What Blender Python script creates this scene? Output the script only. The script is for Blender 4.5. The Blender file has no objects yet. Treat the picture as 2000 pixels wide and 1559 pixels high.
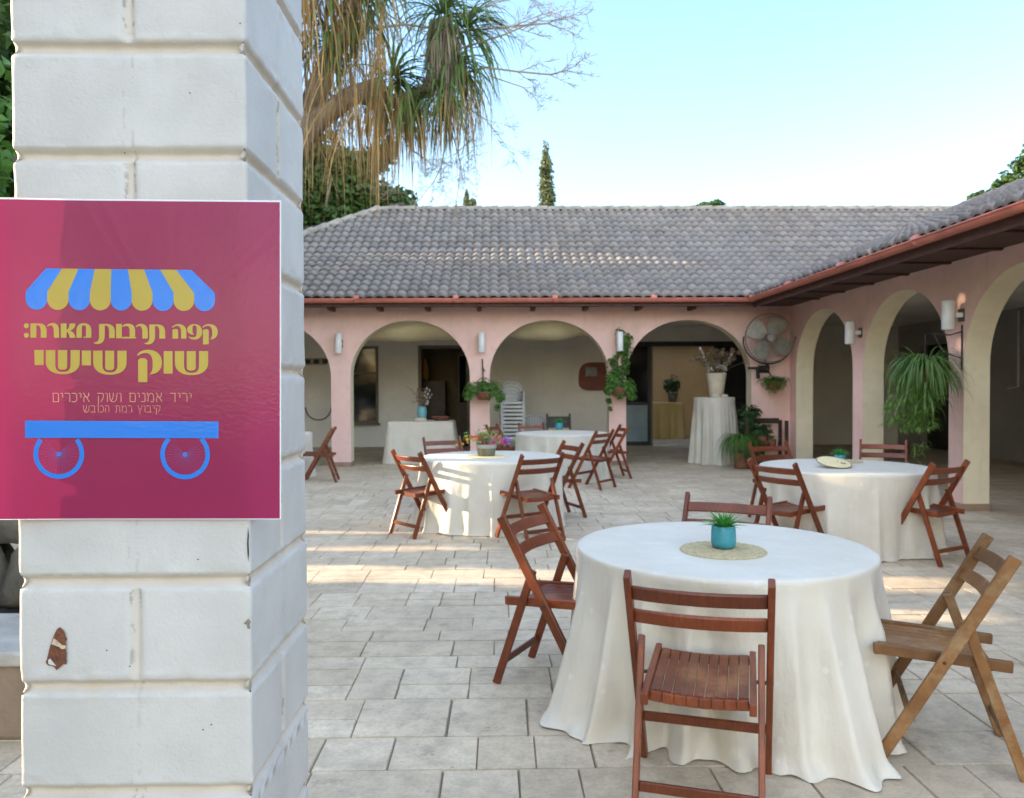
import bpy, bmesh, math, random
import numpy as np
from mathutils import Vector, Matrix
random.seed(7); rng = np.random.default_rng(7)
R = math.radians; PI = math.pi
scene = bpy.context.scene
# ------------------------------------------------------------------ camera
F, CX, CY = 1550.0, 1000.0, 779.5
EYE = Vector((0.0, 0.0, 1.53))
cam_d = bpy.data.cameras.new('camera'); cam = bpy.data.objects.new('camera', cam_d)
scene.collection.objects.link(cam); scene.camera = cam
cam_d.sensor_width = 36.0; cam_d.lens = F / 2000 * 36.0
cam_d.clip_start = 0.05; cam_d.clip_end = 3000
ROT = Matrix.Rotation(-math.atan(23 / F), 3, 'Z') @ Matrix.Rotation(R(90) - math.atan(26.5 / F), 3, 'X') @ Matrix.Rotation(-0.0040, 3, 'Z')
cam.matrix_world = Matrix.Translation(EYE) @ ROT.to_4x4()
cam_d.dof.use_dof = True; cam_d.dof.focus_distance = 1.6; cam_d.dof.aperture_fstop = 9.0
# ------------------------------------------------------------------ sky, sun, exposure
SUN_EL, SUN_AZ = R(14.0), math.atan2(-math.cos(R(7)), math.sin(R(7)))   # the sun stands left, a little behind the pillar
world = bpy.data.worlds.new('World'); scene.world = world; world.use_nodes = True
wn = world.node_tree; bg = wn.nodes['Background']
sky = wn.nodes.new('ShaderNodeTexSky'); sky.sky_type = 'NISHITA'; sky.sun_disc = False
sky.sun_elevation = SUN_EL; sky.sun_rotation = SUN_AZ; sky.air_density = 1.0; sky.dust_density = 0.35; sky.ozone_density = 1.8
# fill light added: sky brightened and warmed overhead and southward, by world direction
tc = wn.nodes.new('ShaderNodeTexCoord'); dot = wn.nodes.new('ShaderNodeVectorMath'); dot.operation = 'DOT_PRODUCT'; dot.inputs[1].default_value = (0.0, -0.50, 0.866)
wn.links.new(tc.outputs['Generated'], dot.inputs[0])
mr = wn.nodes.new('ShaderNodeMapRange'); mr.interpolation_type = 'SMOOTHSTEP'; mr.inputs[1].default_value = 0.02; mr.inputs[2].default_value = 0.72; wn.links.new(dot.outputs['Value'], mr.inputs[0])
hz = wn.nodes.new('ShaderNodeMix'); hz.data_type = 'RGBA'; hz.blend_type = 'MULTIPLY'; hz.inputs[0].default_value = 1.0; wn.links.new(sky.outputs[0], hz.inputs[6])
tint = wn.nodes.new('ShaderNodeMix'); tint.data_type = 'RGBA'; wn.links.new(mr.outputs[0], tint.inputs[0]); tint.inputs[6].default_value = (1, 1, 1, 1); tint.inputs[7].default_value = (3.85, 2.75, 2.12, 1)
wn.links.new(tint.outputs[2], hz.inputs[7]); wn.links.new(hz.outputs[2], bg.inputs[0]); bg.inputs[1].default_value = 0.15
sd = bpy.data.lights.new('sun', 'SUN'); sun = bpy.data.objects.new('sun', sd); scene.collection.objects.link(sun)
sd.energy = 4.4; sd.angle = R(0.5); sd.color = (1.0, 0.80, 0.55)
TO_SUN = Vector((math.sin(SUN_AZ) * math.cos(SUN_EL), math.cos(SUN_AZ) * math.cos(SUN_EL), math.sin(SUN_EL)))
sun.rotation_euler = TO_SUN.to_track_quat('Z', 'Y').to_euler()
scene.view_settings.view_transform = 'Standard'; scene.view_settings.look = 'None'
scene.view_settings.exposure = 2.08; scene.view_settings.gamma = 1.0
scene.render.engine = 'CYCLES'
scene.cycles.use_denoising = True
scene.cycles.max_bounces = 8; scene.cycles.diffuse_bounces = 5; scene.cycles.transparent_max_bounces = 8
scene.cycles.sample_clamp_indirect = 6.0

# ------------------------------------------------------------------ pixel helpers (photo pixels -> points of the place)
def ray(px, py):
    return ROT @ Vector(((px - CX) / F, -(py - CY) / F, -1.0))
def P(px, py, Y):
    d = ray(px, py); return EYE + d * ((Y - EYE.y) / d.y)
def PX(px, py, X):
    d = ray(px, py); return EYE + d * ((X - EYE.x) / d.x)
def G(px, py, z=0.0):
    d = ray(px, py); return EYE + d * ((z - EYE.z) / d.z)

# ------------------------------------------------------------------ object helpers
def tag(o, label=None, cat=None, group=None, kind=None):
    if label: o['label'] = label
    if cat: o['category'] = cat
    if group: o['group'] = group
    if kind: o['kind'] = kind
    return o
def empty(name, loc=(0, 0, 0), rz=0.0):
    o = bpy.data.objects.new(name, None); scene.collection.objects.link(o)
    o.location = loc; o.rotation_euler = (0, 0, rz); o.empty_display_size = 0.2
    return o
def kids(o): return [c for c in bpy.data.objects if c.parent == o]
def copy_tree(o, parent=None):
    c = o.copy(); scene.collection.objects.link(c)
    if parent is not None: c.parent = parent
    for ch in kids(o): copy_tree(ch, c)
    return c
class MB:
    def __init__(s): s.v = []; s.f = []; s.m = []
    def add(s, vs, fs, m=0):
        b = len(s.v); s.v.extend([tuple(v) for v in vs])
        for f in fs: s.f.append([i + b for i in f]); s.m.append(m)
    def box(s, c, size, rot=None, m=0):
        hx, hy, hz = size[0] / 2, size[1] / 2, size[2] / 2
        vs = [Vector((x * hx, y * hy, z * hz)) for x in (-1, 1) for y in (-1, 1) for z in (-1, 1)]
        if rot is not None: vs = [rot @ v for v in vs]
        c = Vector(c)
        s.add([v + c for v in vs], [(0, 1, 3, 2), (4, 6, 7, 5), (0, 4, 5, 1), (2, 3, 7, 6), (0, 2, 6, 4), (1, 5, 7, 3)], m)
    def box2(s, a, b, m=0):
        a, b = Vector(a), Vector(b); s.box((a + b) / 2, [abs(b[i] - a[i]) for i in range(3)], None, m)
    def bar(s, p0, p1, w, t, side=(1, 0, 0), m=0):
        p0, p1 = Vector(p0), Vector(p1); d = (p1 - p0).normalized(); x = Vector(side)
        x = (x - d * x.dot(d)).normalized(); y = d.cross(x)
        vs = [p + x * (a * w / 2) + y * (b * t / 2) for p in (p0, p1) for a, b in ((-1, -1), (1, -1), (1, 1), (-1, 1))]
        s.add(vs, [(3, 2, 1, 0), (4, 5, 6, 7), (0, 1, 5, 4), (1, 2, 6, 5), (2, 3, 7, 6), (3, 0, 4, 7)], m)
    def tube(s, pts, rad, n=8, m=0, cap=True):
        pts = [Vector(p) for p in pts]
        if not hasattr(rad, '__len__'): rad = [rad] * len(pts)
        rings = []; px = None
        for i, p in enumerate(pts):
            d = (pts[min(i + 1, len(pts) - 1)] - pts[max(i - 1, 0)]).normalized()
            if px is None: px = d.orthogonal().normalized()
            x = (px - d * px.dot(d)); x = x.normalized() if x.length > 1e-6 else d.orthogonal().normalized(); px = x; y = d.cross(x)
            rings.append([p + (x * math.cos(2 * PI * k / n) + y * math.sin(2 * PI * k / n)) * rad[i] for k in range(n)])
        vs = [v for r in rings for v in r]; fs = []
        for i in range(len(pts) - 1):
            for k in range(n):
                a = i * n + k; b = i * n + (k + 1) % n; fs.append((a, b, b + n, a + n))
        if cap: fs.append(tuple(range(n))[::-1]); fs.append(tuple(range((len(pts) - 1) * n, len(pts) * n)))
        s.add(vs, fs, m)
    def lathe(s, prof, n=24, c=(0, 0, 0), m=0):
        c = Vector(c); vs = []; fs = []
        for r, z in prof:
            for k in range(n): vs.append(c + Vector((r * math.cos(2 * PI * k / n), r * math.sin(2 * PI * k / n), z)))
        for i in range(len(prof) - 1):
            for k in range(n):
                a = i * n + k; b = i * n + (k + 1) % n; fs.append((a, b, b + n, a + n))
        s.add(vs, fs, m)
    def ribbon(s, base, d, length, width, droop, segs=5, twist=0.0, m=0, tip=0.1, fold=0.25):
        """a strap leaf: leaves along d, bends down under its weight"""
        p = Vector(base); d = Vector(d).normalized(); st = length / segs
        side = d.cross(Vector((0, 0, 1)));  side = side.normalized() if side.length > 1e-3 else Vector((1, 0, 0))
        side = Matrix.Rotation(twist, 3, d) @ side
        vs = []; fs = []
        for i in range(segs + 1):
            t = i / segs; w = width * (0.55 + 0.9 * t if t < 0.4 else 0.91 * (1 - (t - 0.4) / 0.6) + tip * 0.6) / 2
            nrm = side.cross(d)
            vs += [p - side * w + nrm * w * fold, p, p + side * w + nrm * w * fold]
            if i < segs:
                fs += [(3 * i, 3 * i + 1, 3 * i + 4, 3 * i + 3), (3 * i + 1, 3 * i + 2, 3 * i + 5, 3 * i + 4)]
            p = p + d * st
            d = (d + Vector((0, 0, -1)) * (droop * st / length * (1 + t * 1.2))).normalized()
            side = (side - d * side.dot(d)); side = side.normalized() if side.length > 1e-4 else d.orthogonal().normalized()
        s.add(vs, fs, m)
    def leaf(s, c, size, n=None, m=0, asp=0.55):
        """a diamond leaf folded on its midrib"""
        c = Vector(c); a = Vector(rng.normal(size=3)).normalized() if n is None else Vector(n).normalized()
        b = a.orthogonal().normalized(); b = Matrix.Rotation(random.random() * 6.28, 3, a) @ b; w = a.cross(b)
        s.add([c - b * size / 2, c + w * size * asp / 2 + a * size * .08, c + b * size / 2, c - w * size * asp / 2 + a * size * .08], [(0, 1, 2), (0, 2, 3)], m)
    def build(s, name, mats, parent=None, smooth=False, bevel=0.0, loc=None, seg=1):
        me = bpy.data.meshes.new(name); me.from_pydata(s.v, [], s.f)
        if not isinstance(mats, (list, tuple)): mats = [mats]
        for m in mats: me.materials.append(m)
        if len(mats) > 1: me.polygons.foreach_set('material_index', s.m)
        if bevel > 0:
            bm = bmesh.new(); bm.from_mesh(me)
            bmesh.ops.recalc_face_normals(bm, faces=bm.faces)
            bmesh.ops.bevel(bm, geom=[e for e in bm.edges if len(e.link_faces) == 2 and e.calc_face_angle(0) > 0.6], offset=bevel, segments=seg, affect='EDGES', profile=0.5)
            bm.to_mesh(me); bm.free()
        else:
            pass
        me.polygons.foreach_set('use_smooth', [bool(smooth)] * len(me.polygons))
        me.update()
        o = bpy.data.objects.new(name, me); scene.collection.objects.link(o)
        if parent is not None: o.parent = parent
        if loc is not None: o.location = loc
        return o
def np_mesh(name, V, Fq, mat, parent=None, smooth=False):
    """fast mesh from numpy arrays; Fq is (n,k) faces"""
    me = bpy.data.meshes.new(name); n, k = Fq.shape
    me.vertices.add(len(V)); me.vertices.foreach_set('co', np.asarray(V, dtype=np.float32).ravel())
    me.loops.add(n * k); me.loops.foreach_set('vertex_index', Fq.astype(np.int32).ravel())
    me.polygons.add(n); me.polygons.foreach_set('loop_start', np.arange(0, n * k, k, dtype=np.int32))
    me.polygons.foreach_set('use_smooth', np.full(n, bool(smooth)))
    me.update(calc_edges=True); me.validate()
    me.materials.append(mat)
    o = bpy.data.objects.new(name, me); scene.collection.objects.link(o)
    if parent is not None: o.parent = parent
    return o

# ------------------------------------------------------------------ materials
def srgb(r, g, b):
    f = lambda c: (c / 255 / 12.92) if c / 255 <= 0.04045 else ((c / 255 + 0.055) / 1.055) ** 2.4
    return (f(r), f(g), f(b))
class NT:
    def __init__(s, name):
        s.mat = bpy.data.materials.new(name); s.mat.use_nodes = True; s.t = s.mat.node_tree
        s.b = s.t.nodes['Principled BSDF']; s.out = s.t.nodes['Material Output']
    def n(s, kind, **kw):
        x = s.t.nodes.new(kind)
        for k, v in kw.items():
            if k.startswith('i_'): x.inputs[k[2:].replace('_', ' ')].default_value = v
            else: setattr(x, k, v)
        return x
    def l(s, a, b): s.t.links.new(a, b)
    def coords(s, world=False, scale=(1, 1, 1)):
        m = s.n('ShaderNodeMapping'); m.inputs['Scale'].default_value = scale
        if world: g = s.n('ShaderNodeNewGeometry'); s.l(g.outputs['Position'], m.inputs[0])
        else:
            g = s.n('ShaderNodeTexCoord'); s.l(g.outputs['Object'], m.inputs[0])
        return m.outputs[0]
    def noise(s, co, scale, detail=4, rough=0.6, lo=0.3, hi=0.7):
        x = s.n('ShaderNodeTexNoise'); x.inputs['Scale'].default_value = scale; x.inputs['Detail'].default_value = detail; x.inputs['Roughness'].default_value = rough
        s.l(co, x.inputs['Vector'])
        r = s.n('ShaderNodeMapRange'); r.inputs[1].default_value = lo; r.inputs[2].default_value = hi; s.l(x.outputs[0], r.inputs[0])
        return r.outputs[0]
    def mix(s, fac, a, b, blend='MIX'):
        x = s.n('ShaderNodeMix', data_type='RGBA', blend_type=blend); 
        for sock, val in ((x.inputs[0], fac), (x.inputs[6], a), (x.inputs[7], b)):
            if isinstance(val, (int, float)): sock.default_value = val
            elif isinstance(val, (tuple, list)): sock.default_value = (*val[:3], 1.0)
            else: s.l(val, sock)
        return x.outputs[2]
    def mul(s, a, k):
        x = s.n('ShaderNodeMath', operation='MULTIPLY'); s.l(a, x.inputs[0])
        if isinstance(k, (int, float)): x.inputs[1].default_value = k
        else: s.l(k, x.inputs[1])
        return x.outputs[0]
    def bump(s, h, strength=0.3, dist=0.01):
        x = s.n('ShaderNodeBump'); x.inputs['Strength'].default_value = strength; x.inputs['Distance'].default_value = dist
        s.l(h, x.inputs['Height']); s.l(x.outputs[0], s.b.inputs['Normal']); return x
    def col(s, c):
        if isinstance(c, (tuple, list)): s.b.inputs['Base Color'].default_value = (*c[:3], 1)
        else: s.l(c, s.b.inputs['Base Color'])
def simple(name, c, rough=0.6, var=0.18, scale=6.0, bump=0.0, bscale=40.0, world=False, metal=0.0, spec=0.5, coat=0.0, trans=0.0, stretch=(1, 1, 1)):
    t = NT(name); co = t.coords(world, stretch)
    f = t.noise(co, scale)
    t.col(t.mix(f, tuple(x * (1 - var) for x in c), tuple(min(1, x * (1 + var)) for x in c)))
    t.b.inputs['Roughness'].default_value = rough; t.b.inputs['Metallic'].default_value = metal
    t.b.inputs['Specular IOR Level'].default_value = spec; t.b.inputs['Coat Weight'].default_value = coat
    if bump > 0: t.bump(t.noise(co, bscale, 3), bump, 0.01)
    if trans > 0:
        tr = t.n('ShaderNodeBsdfTranslucent'); ms = t.n('ShaderNodeMixShader'); ms.inputs[0].default_value = trans
        t.l(t.b.inputs['Base Color'].links[0].from_socket, tr.inputs[0])
        t.l(t.b.outputs[0], ms.inputs[1]); t.l(tr.outputs[0], ms.inputs[2]); t.l(ms.outputs[0], t.out.inputs[0])
    return t.mat
def leafmat(name, a, b, scale=3.0, trans=0.3, rough=0.5):
    t = NT(name); co = t.coords(True); f = t.noise(co, scale, 2); g = t.n('ShaderNodeNewGeometry')
    h = t.mix(0.5, f, g.outputs['Random Per Island'])
    t.col(t.mix(h, a, b)); t.b.inputs['Roughness'].default_value = rough; t.b.inputs['Specular IOR Level'].default_value = 0.3
    tr = t.n('ShaderNodeBsdfTranslucent'); ms = t.n('ShaderNodeMixShader'); ms.inputs[0].default_value = trans
    t.l(t.b.inputs['Base Color'].links[0].from_socket, tr.inputs[0]); t.l(t.b.outputs[0], ms.inputs[1]); t.l(tr.outputs[0], ms.inputs[2]); t.l(ms.outputs[0], t.out.inputs[0])
    return t.mat
def wood(name, a, b, rough=0.35, coat=0.25, wear=None):
    t = NT(name); oi = t.n('ShaderNodeObjectInfo')
    co = t.coords(False, (1, 1, 1)); v = t.n('ShaderNodeVectorMath', operation='ADD'); t.l(co, v.inputs[0])
    off = t.n('ShaderNodeVectorMath', operation='SCALE'); off.inputs[0].default_value = (7, 3, 5); t.l(oi.outputs['Random'], off.inputs['Scale']); t.l(off.outputs[0], v.inputs[1])
    m = t.n('ShaderNodeMapping'); m.inputs['Scale'].default_value = (30, 5, 5); t.l(v.outputs[0], m.inputs[0])
    g = t.noise(m.outputs[0], 3.0, 5, 0.65, 0.25, 0.75); p = t.noise(v.outputs[0], 7.0, 3)
    c = t.mix(g, a, b); c = t.mix(t.mul(p, 0.45), c, tuple(x * 0.45 for x in a))
    if wear:
        w = t.noise(v.outputs[0], 5.0, 6, 0.7, 0.5, 0.66); c = t.mix(t.mul(w, 0.7), c, wear)
    hv = t.n('ShaderNodeHueSaturation'); t.l(c, hv.inputs['Color']); vr = t.n('ShaderNodeMapRange'); vr.inputs[3].default_value = .72; vr.inputs[4].default_value = 1.22; t.l(oi.outputs['Random'], vr.inputs[0]); t.l(vr.outputs[0], hv.inputs['Value']); c = hv.outputs[0]
    t.col(c); t.b.inputs['Specular IOR Level'].default_value = .35; t.b.inputs['Roughness'].default_value = rough; t.b.inputs['Coat Weight'].default_value = coat; t.b.inputs['Coat Roughness'].default_value = 0.25
    t.bump(g, 0.15, 0.002)
    return t.mat
M = {}
# pavement stone
t = NT('pavement_stone'); co = t.coords(True); at = t.n('ShaderNodeAttribute', attribute_name='tone')
c = t.mix(at.outputs['Fac'], (0.57, 0.455, 0.31), (0.73, 0.605, 0.435))
n1 = t.noise(co, 1.3, 5, 0.6, 0.35, 0.7); n2 = t.noise(co, 9.0, 6, 0.7, 0.42, 0.75); n3 = t.noise(co, 55.0, 3, 0.7, 0.35, 0.75); n4 = t.noise(co, 3.7, 6, 0.75, 0.58, 0.72)
c = t.mix(t.mul(n1, 0.55), c, (0.36, 0.29, 0.205)); c = t.mix(t.mul(n2, 0.62), c, (0.24, 0.185, 0.125)); c = t.mix(t.mul(n3, 0.34), c, (0.20, 0.175, 0.14)); c = t.mix(t.mul(n4, 0.62), c, (0.14, 0.12, 0.095))
t.col(c); t.b.inputs['Roughness'].default_value = 0.62; t.b.inputs['Specular IOR Level'].default_value = 0.4; vs_ = t.n('ShaderNodeTexVoronoi', feature='F1'); vs_.inputs['Scale'].default_value = 16.0; t.l(co, vs_.inputs['Vector']); sp_ = t.n('ShaderNodeMapRange'); sp_.inputs[1].default_value = .16; sp_.inputs[2].default_value = .08; t.l(vs_.outputs['Distance'], sp_.inputs[0])
spk = t.mul(sp_.outputs[0], t.noise(co, 2.2, 4, .6, .5, .62)); c = t.mix(t.mul(spk, .6), c, (0.12, 0.10, 0.08)); t.col(c)
t.bump(t.mix(0.5, n2, n3), 0.35, 0.006); M['pave'] = t.mat
M['grout'] = simple('grout', (0.20, 0.17, 0.13), 0.95, 0.35, 9, 0.4, 60, True)
M['ground'] = simple('ground_soil', (0.16, 0.14, 0.10), 0.95, 0.4, 0.6, 0.4, 12, True)
# masonry paint of the pillar
t = NT('white_paint'); co = t.coords(True); n1 = t.noise(co, 4.0, 5, .6); n2 = t.noise(co, 38.0, 4, .7, .6, .78); n3 = t.noise(co, 120.0, 2)
c = t.mix(n1, (0.385, 0.375, 0.355), (0.475, 0.465, 0.44)); c = t.mix(t.mul(n2, 0.35), c, (0.42, 0.36, 0.26))
jt = t.n('ShaderNodeAttribute', attribute_name='joint'); c = t.mix(t.mul(jt.outputs['Fac'], 0.55), c, (0.52, 0.42, 0.30))
ck = t.n('ShaderNodeTexVoronoi', feature='DISTANCE_TO_EDGE'); ck.inputs['Scale'].default_value = 5.0; t.l(co, ck.inputs['Vector'])
ckr = t.n('ShaderNodeMapRange'); ckr.inputs[1].default_value = 0.0; ckr.inputs[2].default_value = 0.006; ckr.inputs[3].default_value = 1.0; ckr.inputs[4].default_value = 0.0; t.l(ck.outputs[0], ckr.inputs[0])
ckm = t.mul(ckr.outputs[0], t.noise(co, 3.0, 2, .5, .66, .74))
c = t.mix(t.mul(ckm, 0.35), c, (0.30, 0.26, 0.2))
t.col(c); t.b.inputs['Roughness'].default_value = 0.62
pit = t.noise(co, 70.0, 3, .75, .52, .62); pm = t.noise(co, 6.0, 4, .6, .52, .64); pits = t.mul(pit, pm)
c = t.mix(t.mul(pits, 0.22), c, (0.40, 0.35, 0.28))
cr = t.n('ShaderNodeAttribute', attribute_name='crack'); crm = t.mul(cr.outputs['Fac'], t.noise(co, 26.0, 4, .7, .50, .56)); c = t.mix(t.mul(crm, .85), c, (0.09, 0.07, 0.05))
st2 = t.noise(co, 10.0, 5, .7, .62, .72); c = t.mix(t.mul(st2, .35), c, (0.45, 0.36, 0.24)); t.col(c)
hb = t.mix(0.5, n3, t.noise(co, 18.0, 5, .75)); hb2 = t.n('ShaderNodeMath', operation='SUBTRACT'); t.l(hb, hb2.inputs[0]); t.l(pits, hb2.inputs[1]); t.bump(hb2.outputs[0], 0.20, 0.004); M['paint'] = t.mat
def plaster(name, c, stain):
    t = NT(name); co = t.coords(True); n1 = t.noise(co, 0.9, 5, .6); n2 = t.noise(co, 7.0, 5, .65, .5, .75); n3 = t.noise(co, 90.0, 2)
    k = t.mix(n1, tuple(x * .88 for x in c), tuple(min(1, x * 1.08) for x in c)); k = t.mix(t.mul(n2, .38), k, stain)
    mp = t.n('ShaderNodeMapping'); mp.inputs['Scale'].default_value = (5, 5, .5); t.l(co, mp.inputs[0]); n4 = t.noise(mp.outputs[0], 1.0, 5, .7, .55, .75)
    k = t.mix(t.mul(n4, .42), k, stain)
    t.col(k); t.b.inputs['Roughness'].default_value = 0.85; t.bump(n3, .25, .004); return t.mat
M['pink'] = plaster('pink_plaster', (0.80, 0.53, 0.46), (0.56, 0.38, 0.32))
M['beige'] = plaster('beige_plaster', (0.80, 0.70, 0.50), (0.60, 0.50, 0.35))
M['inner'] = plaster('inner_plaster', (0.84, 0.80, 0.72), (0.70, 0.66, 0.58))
M['inner_dark'] = plaster('shaded_plaster', (0.36, 0.345, 0.32), (0.26, 0.25, 0.23))  # darker copy of the inner plaster, the right wing's shade put into its colour
M['ceiling'] = plaster('ceiling_plaster', (0.80, 0.77, 0.72), (0.66, 0.63, 0.58))
M['ochre'] = plaster('ochre_plaster', (0.66, 0.44, 0.21), (0.56, 0.37, 0.17))
# roof tile
t = NT('roof_tile'); co = t.coords(True); n1 = t.noise(co, 0.55, 5, .65, .3, .7); n2 = t.noise(co, 5.0, 5, .7, .4, .7); wv = t.n('ShaderNodeTexWhiteNoise', noise_dimensions='3D')
sn = t.n('ShaderNodeAttribute', attribute_name='tone')
c = t.mix(sn.outputs['Fac'], (0.145, 0.122, 0.105), (0.25, 0.205, 0.168)); c = t.mix(t.mul(n1, .5), c, (0.21, 0.20, 0.195)); c = t.mix(t.mul(n2, .4), c, (0.10, 0.09, 0.082))
t.col(c); t.b.inputs['Roughness'].default_value = .75; t.bump(t.noise(co, 60, 3), .25, .004); M['tile'] = t.mat
M['ridge'] = simple('ridge_mortar', (0.27, 0.235, 0.19), .88, .35, 4, .4, 50, True)
M['gutter'] = simple('gutter_paint', (0.48, 0.15, 0.105), .45, .22, 3, .0, 1, True)
M['darkwood'] = simple('eave_wood', (0.075, 0.032, 0.024), .7, .3, 8, .2, 40, True)
M['frame'] = simple('window_frame', (0.16, 0.135, 0.105), .55, .15, 6, 0, 1, True)
M['blackframe'] = simple('black_frame', (0.018, 0.018, 0.02), .4, .2, 6, 0, 1, True)
t = NT('dark_glass'); t.col((0.012, 0.014, 0.018)); t.b.inputs['Roughness'].default_value = .06; t.b.inputs['IOR'].default_value = 1.5
co = t.coords(True); t.bump(t.noise(co, 1.5, 2), .02, .05); M['glass'] = t.mat
M['lowpanel'] = simple('glazed_panel', (0.22, 0.30, 0.33), .35, .15, 3, 0, 1, True)
M['wood'] = wood('mahogany_wood', (0.125, 0.028, 0.009), (0.25, 0.062, 0.020), .36, .06)
M['oldwood'] = wood('weathered_wood', (0.15, 0.064, 0.018), (0.26, 0.118, 0.036), .55, .05, (0.30, 0.20, 0.10))
M['seatwood'] = wood('seat_wood', (0.115, 0.026, 0.010), (0.20, 0.050, 0.018), .40, .10, (0.32, 0.13, 0.045))
M['darkoak'] = wood('dark_stained_wood', (0.035, 0.022, 0.016), (0.07, 0.045, 0.03), .5, .1)
M['steel'] = simple('dark_steel', (0.06, 0.055, 0.05), .45, .3, 20, 0, 1, False, .7)
M['lampwhite'] = simple('lamp_enamel', (0.72, 0.72, 0.70), .35, .06, 9)
M['fansteel'] = simple('galvanised_wire', (0.30, 0.28, 0.25), .45, .25, 9, 0, 1, False, .6)
M['fanblade'] = simple('fan_blade_metal', (0.38, 0.37, 0.33), .5, .2, 9, 0, 1, False, .3)
def cloth(name, c, c2, trans=.12):
    t = NT(name); co = t.coords(False); n1 = t.noise(co, 2.5, 3); n2 = t.noise(co, 260.0, 2)
    v = t.n('ShaderNodeTexVoronoi', feature='F1'); v.inputs['Scale'].default_value = 9.0; t.l(co, v.inputs['Vector'])
    dots = t.n('ShaderNodeMapRange'); dots.inputs[1].default_value = .14; dots.inputs[2].default_value = .10; t.l(v.outputs['Distance'], dots.inputs[0])
    k = t.mix(n1, c, c2); k = t.mix(t.mul(dots.outputs[0], .22), k, (0.88, 0.87, 0.85))
    t.col(k); t.b.inputs['Roughness'].default_value = .52; t.b.inputs['Specular IOR Level'].default_value = .45
    t.b.inputs['Sheen Weight'].default_value = .25; t.b.inputs['Sheen Roughness'].default_value = .4
    mpw = t.n('ShaderNodeMapping'); mpw.inputs['Scale'].default_value = (4.5, 4.5, 1.6); t.l(co, mpw.inputs[0])
    nb = t.noise(mpw.outputs[0], 1.6, 5, .62, .25, .75); bw = t.n('ShaderNodeBump'); bw.inputs['Strength'].default_value = .32; bw.inputs['Distance'].default_value = .022; t.l(nb, bw.inputs['Height'])
    b2_ = t.bump(n2, .10, .003); t.l(bw.outputs[0], b2_.inputs['Normal'])
    tr = t.n('ShaderNodeBsdfTranslucent'); ms = t.n('ShaderNodeMixShader'); ms.inputs[0].default_value = trans
    t.l(t.b.inputs['Base Color'].links[0].from_socket, tr.inputs[0]); t.l(t.b.outputs[0], ms.inputs[1]); t.l(tr.outputs[0], ms.inputs[2]); t.l(ms.outputs[0], t.out.inputs[0])
    return t.mat
M['cloth'] = cloth('ivory_satin', (0.61, 0.555, 0.45), (0.70, 0.65, 0.55))
M['cloth_yellow'] = cloth('yellow_cloth', (0.55, 0.40, 0.14), (0.62, 0.45, 0.18))
M['sail'] = cloth('cream_sailcloth', (0.88, 0.80, 0.54), (0.92, 0.85, 0.62), .40)
M['teal'] = simple('teal_ceramic', (0.045, 0.27, 0.33), .45, .12, 14, .1, 60)
M['straw'] = simple('woven_straw', (0.46, 0.37, 0.20), .8, .28, 60, .4, 120)
M['strawlight'] = simple('pale_straw', (0.66, 0.56, 0.31), .8, .12, 30, .3, 150)
M['clay'] = simple('clay_pot', (0.20, 0.075, 0.04), .75, .25, 10, .2, 60)
M['stonepot'] = simple('grey_glazed_pot', (0.14, 0.14, 0.10), .55, .3, 12, .2, 50)
M['vase'] = simple('cream_ceramic', (0.58, 0.50, 0.38), .5, .12, 8, .1, 30)
M['soil'] = simple('potting_soil', (0.03, 0.02, 0.014), .95, .4, 40, .5, 60)
M['whiteplastic'] = simple('white_plastic', (0.62, 0.63, 0.62), .42, .08, 5)
M['blueplastic'] = simple('pale_blue_plastic', (0.42, 0.47, 0.52), .42, .08, 5)
M['redsign'] = simple('rust_red_board', (0.20, 0.055, 0.040), .6, .2, 5)
M['plate'] = simple('grey_metal_plate', (0.10, 0.11, 0.11), .35, .3, 8, 0, 1, False, .5)
M['bark'] = simple('tree_bark', (0.20, 0.155, 0.115), .9, .35, 5, .6, 22, True)
M['deadleaf'] = leafmat('dead_leaf', (0.26, 0.155, 0.06), (0.55, 0.38, 0.17), 2.0, .35, .7)
M['greyleaf'] = leafmat('grey_dead_leaf', (0.19, 0.155, 0.115), (0.30, 0.25, 0.19), 4.0, .15, .8)
M['strap'] = leafmat('strap_leaf', (0.065, 0.115, 0.03), (0.18, 0.26, 0.075), 2.5, .45)
M['twig'] = simple('dry_twig', (0.30, 0.26, 0.21), .85, .25, 3, 0, 1, True)
M['leaf'] = leafmat('green_leaf', (0.045, 0.115, 0.02), (0.13, 0.27, 0.045), 5.0, .4)
M['leaflight'] = leafmat('light_green_leaf', (0.11, 0.24, 0.045), (0.27, 0.44, 0.11), 8.0, .4)
M['leafdark'] = leafmat('dark_green_leaf', (0.012, 0.035, 0.010), (0.045, 0.095, 0.024), 1.2, .25)
M['treeleaf'] = leafmat('tree_leaf', (0.022, 0.055, 0.012), (0.085, 0.15, 0.03), 0.8, .35)
M['cypress'] = leafmat('cypress_leaf', (0.030, 0.050, 0.022), (0.15, 0.165, 0.055), 0.9, .2)
M['spider'] = leafmat('spider_plant_leaf', (0.07, 0.16, 0.035), (0.24, 0.38, 0.13), 7.0, .4)
M['succulent'] = leafmat('succulent_leaf', (0.03, 0.16, 0.025), (0.09, 0.36, 0.06), 20.0, .2, .35)
M['petal_red'] = leafmat('red_petal', (0.55, 0.03, 0.06), (0.75, 0.10, 0.12), 9, .4)
M['petal_pink'] = leafmat('pink_petal', (0.65, 0.12, 0.30), (0.8, 0.3, 0.5), 9, .4)
M['petal_orange'] = leafmat('orange_petal', (0.8, 0.33, 0.03), (0.85, 0.55, 0.05), 9, .4)
M['petal_violet'] = leafmat('violet_petal', (0.28, 0.07, 0.55), (0.45, 0.15, 0.7), 9, .4)
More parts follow.
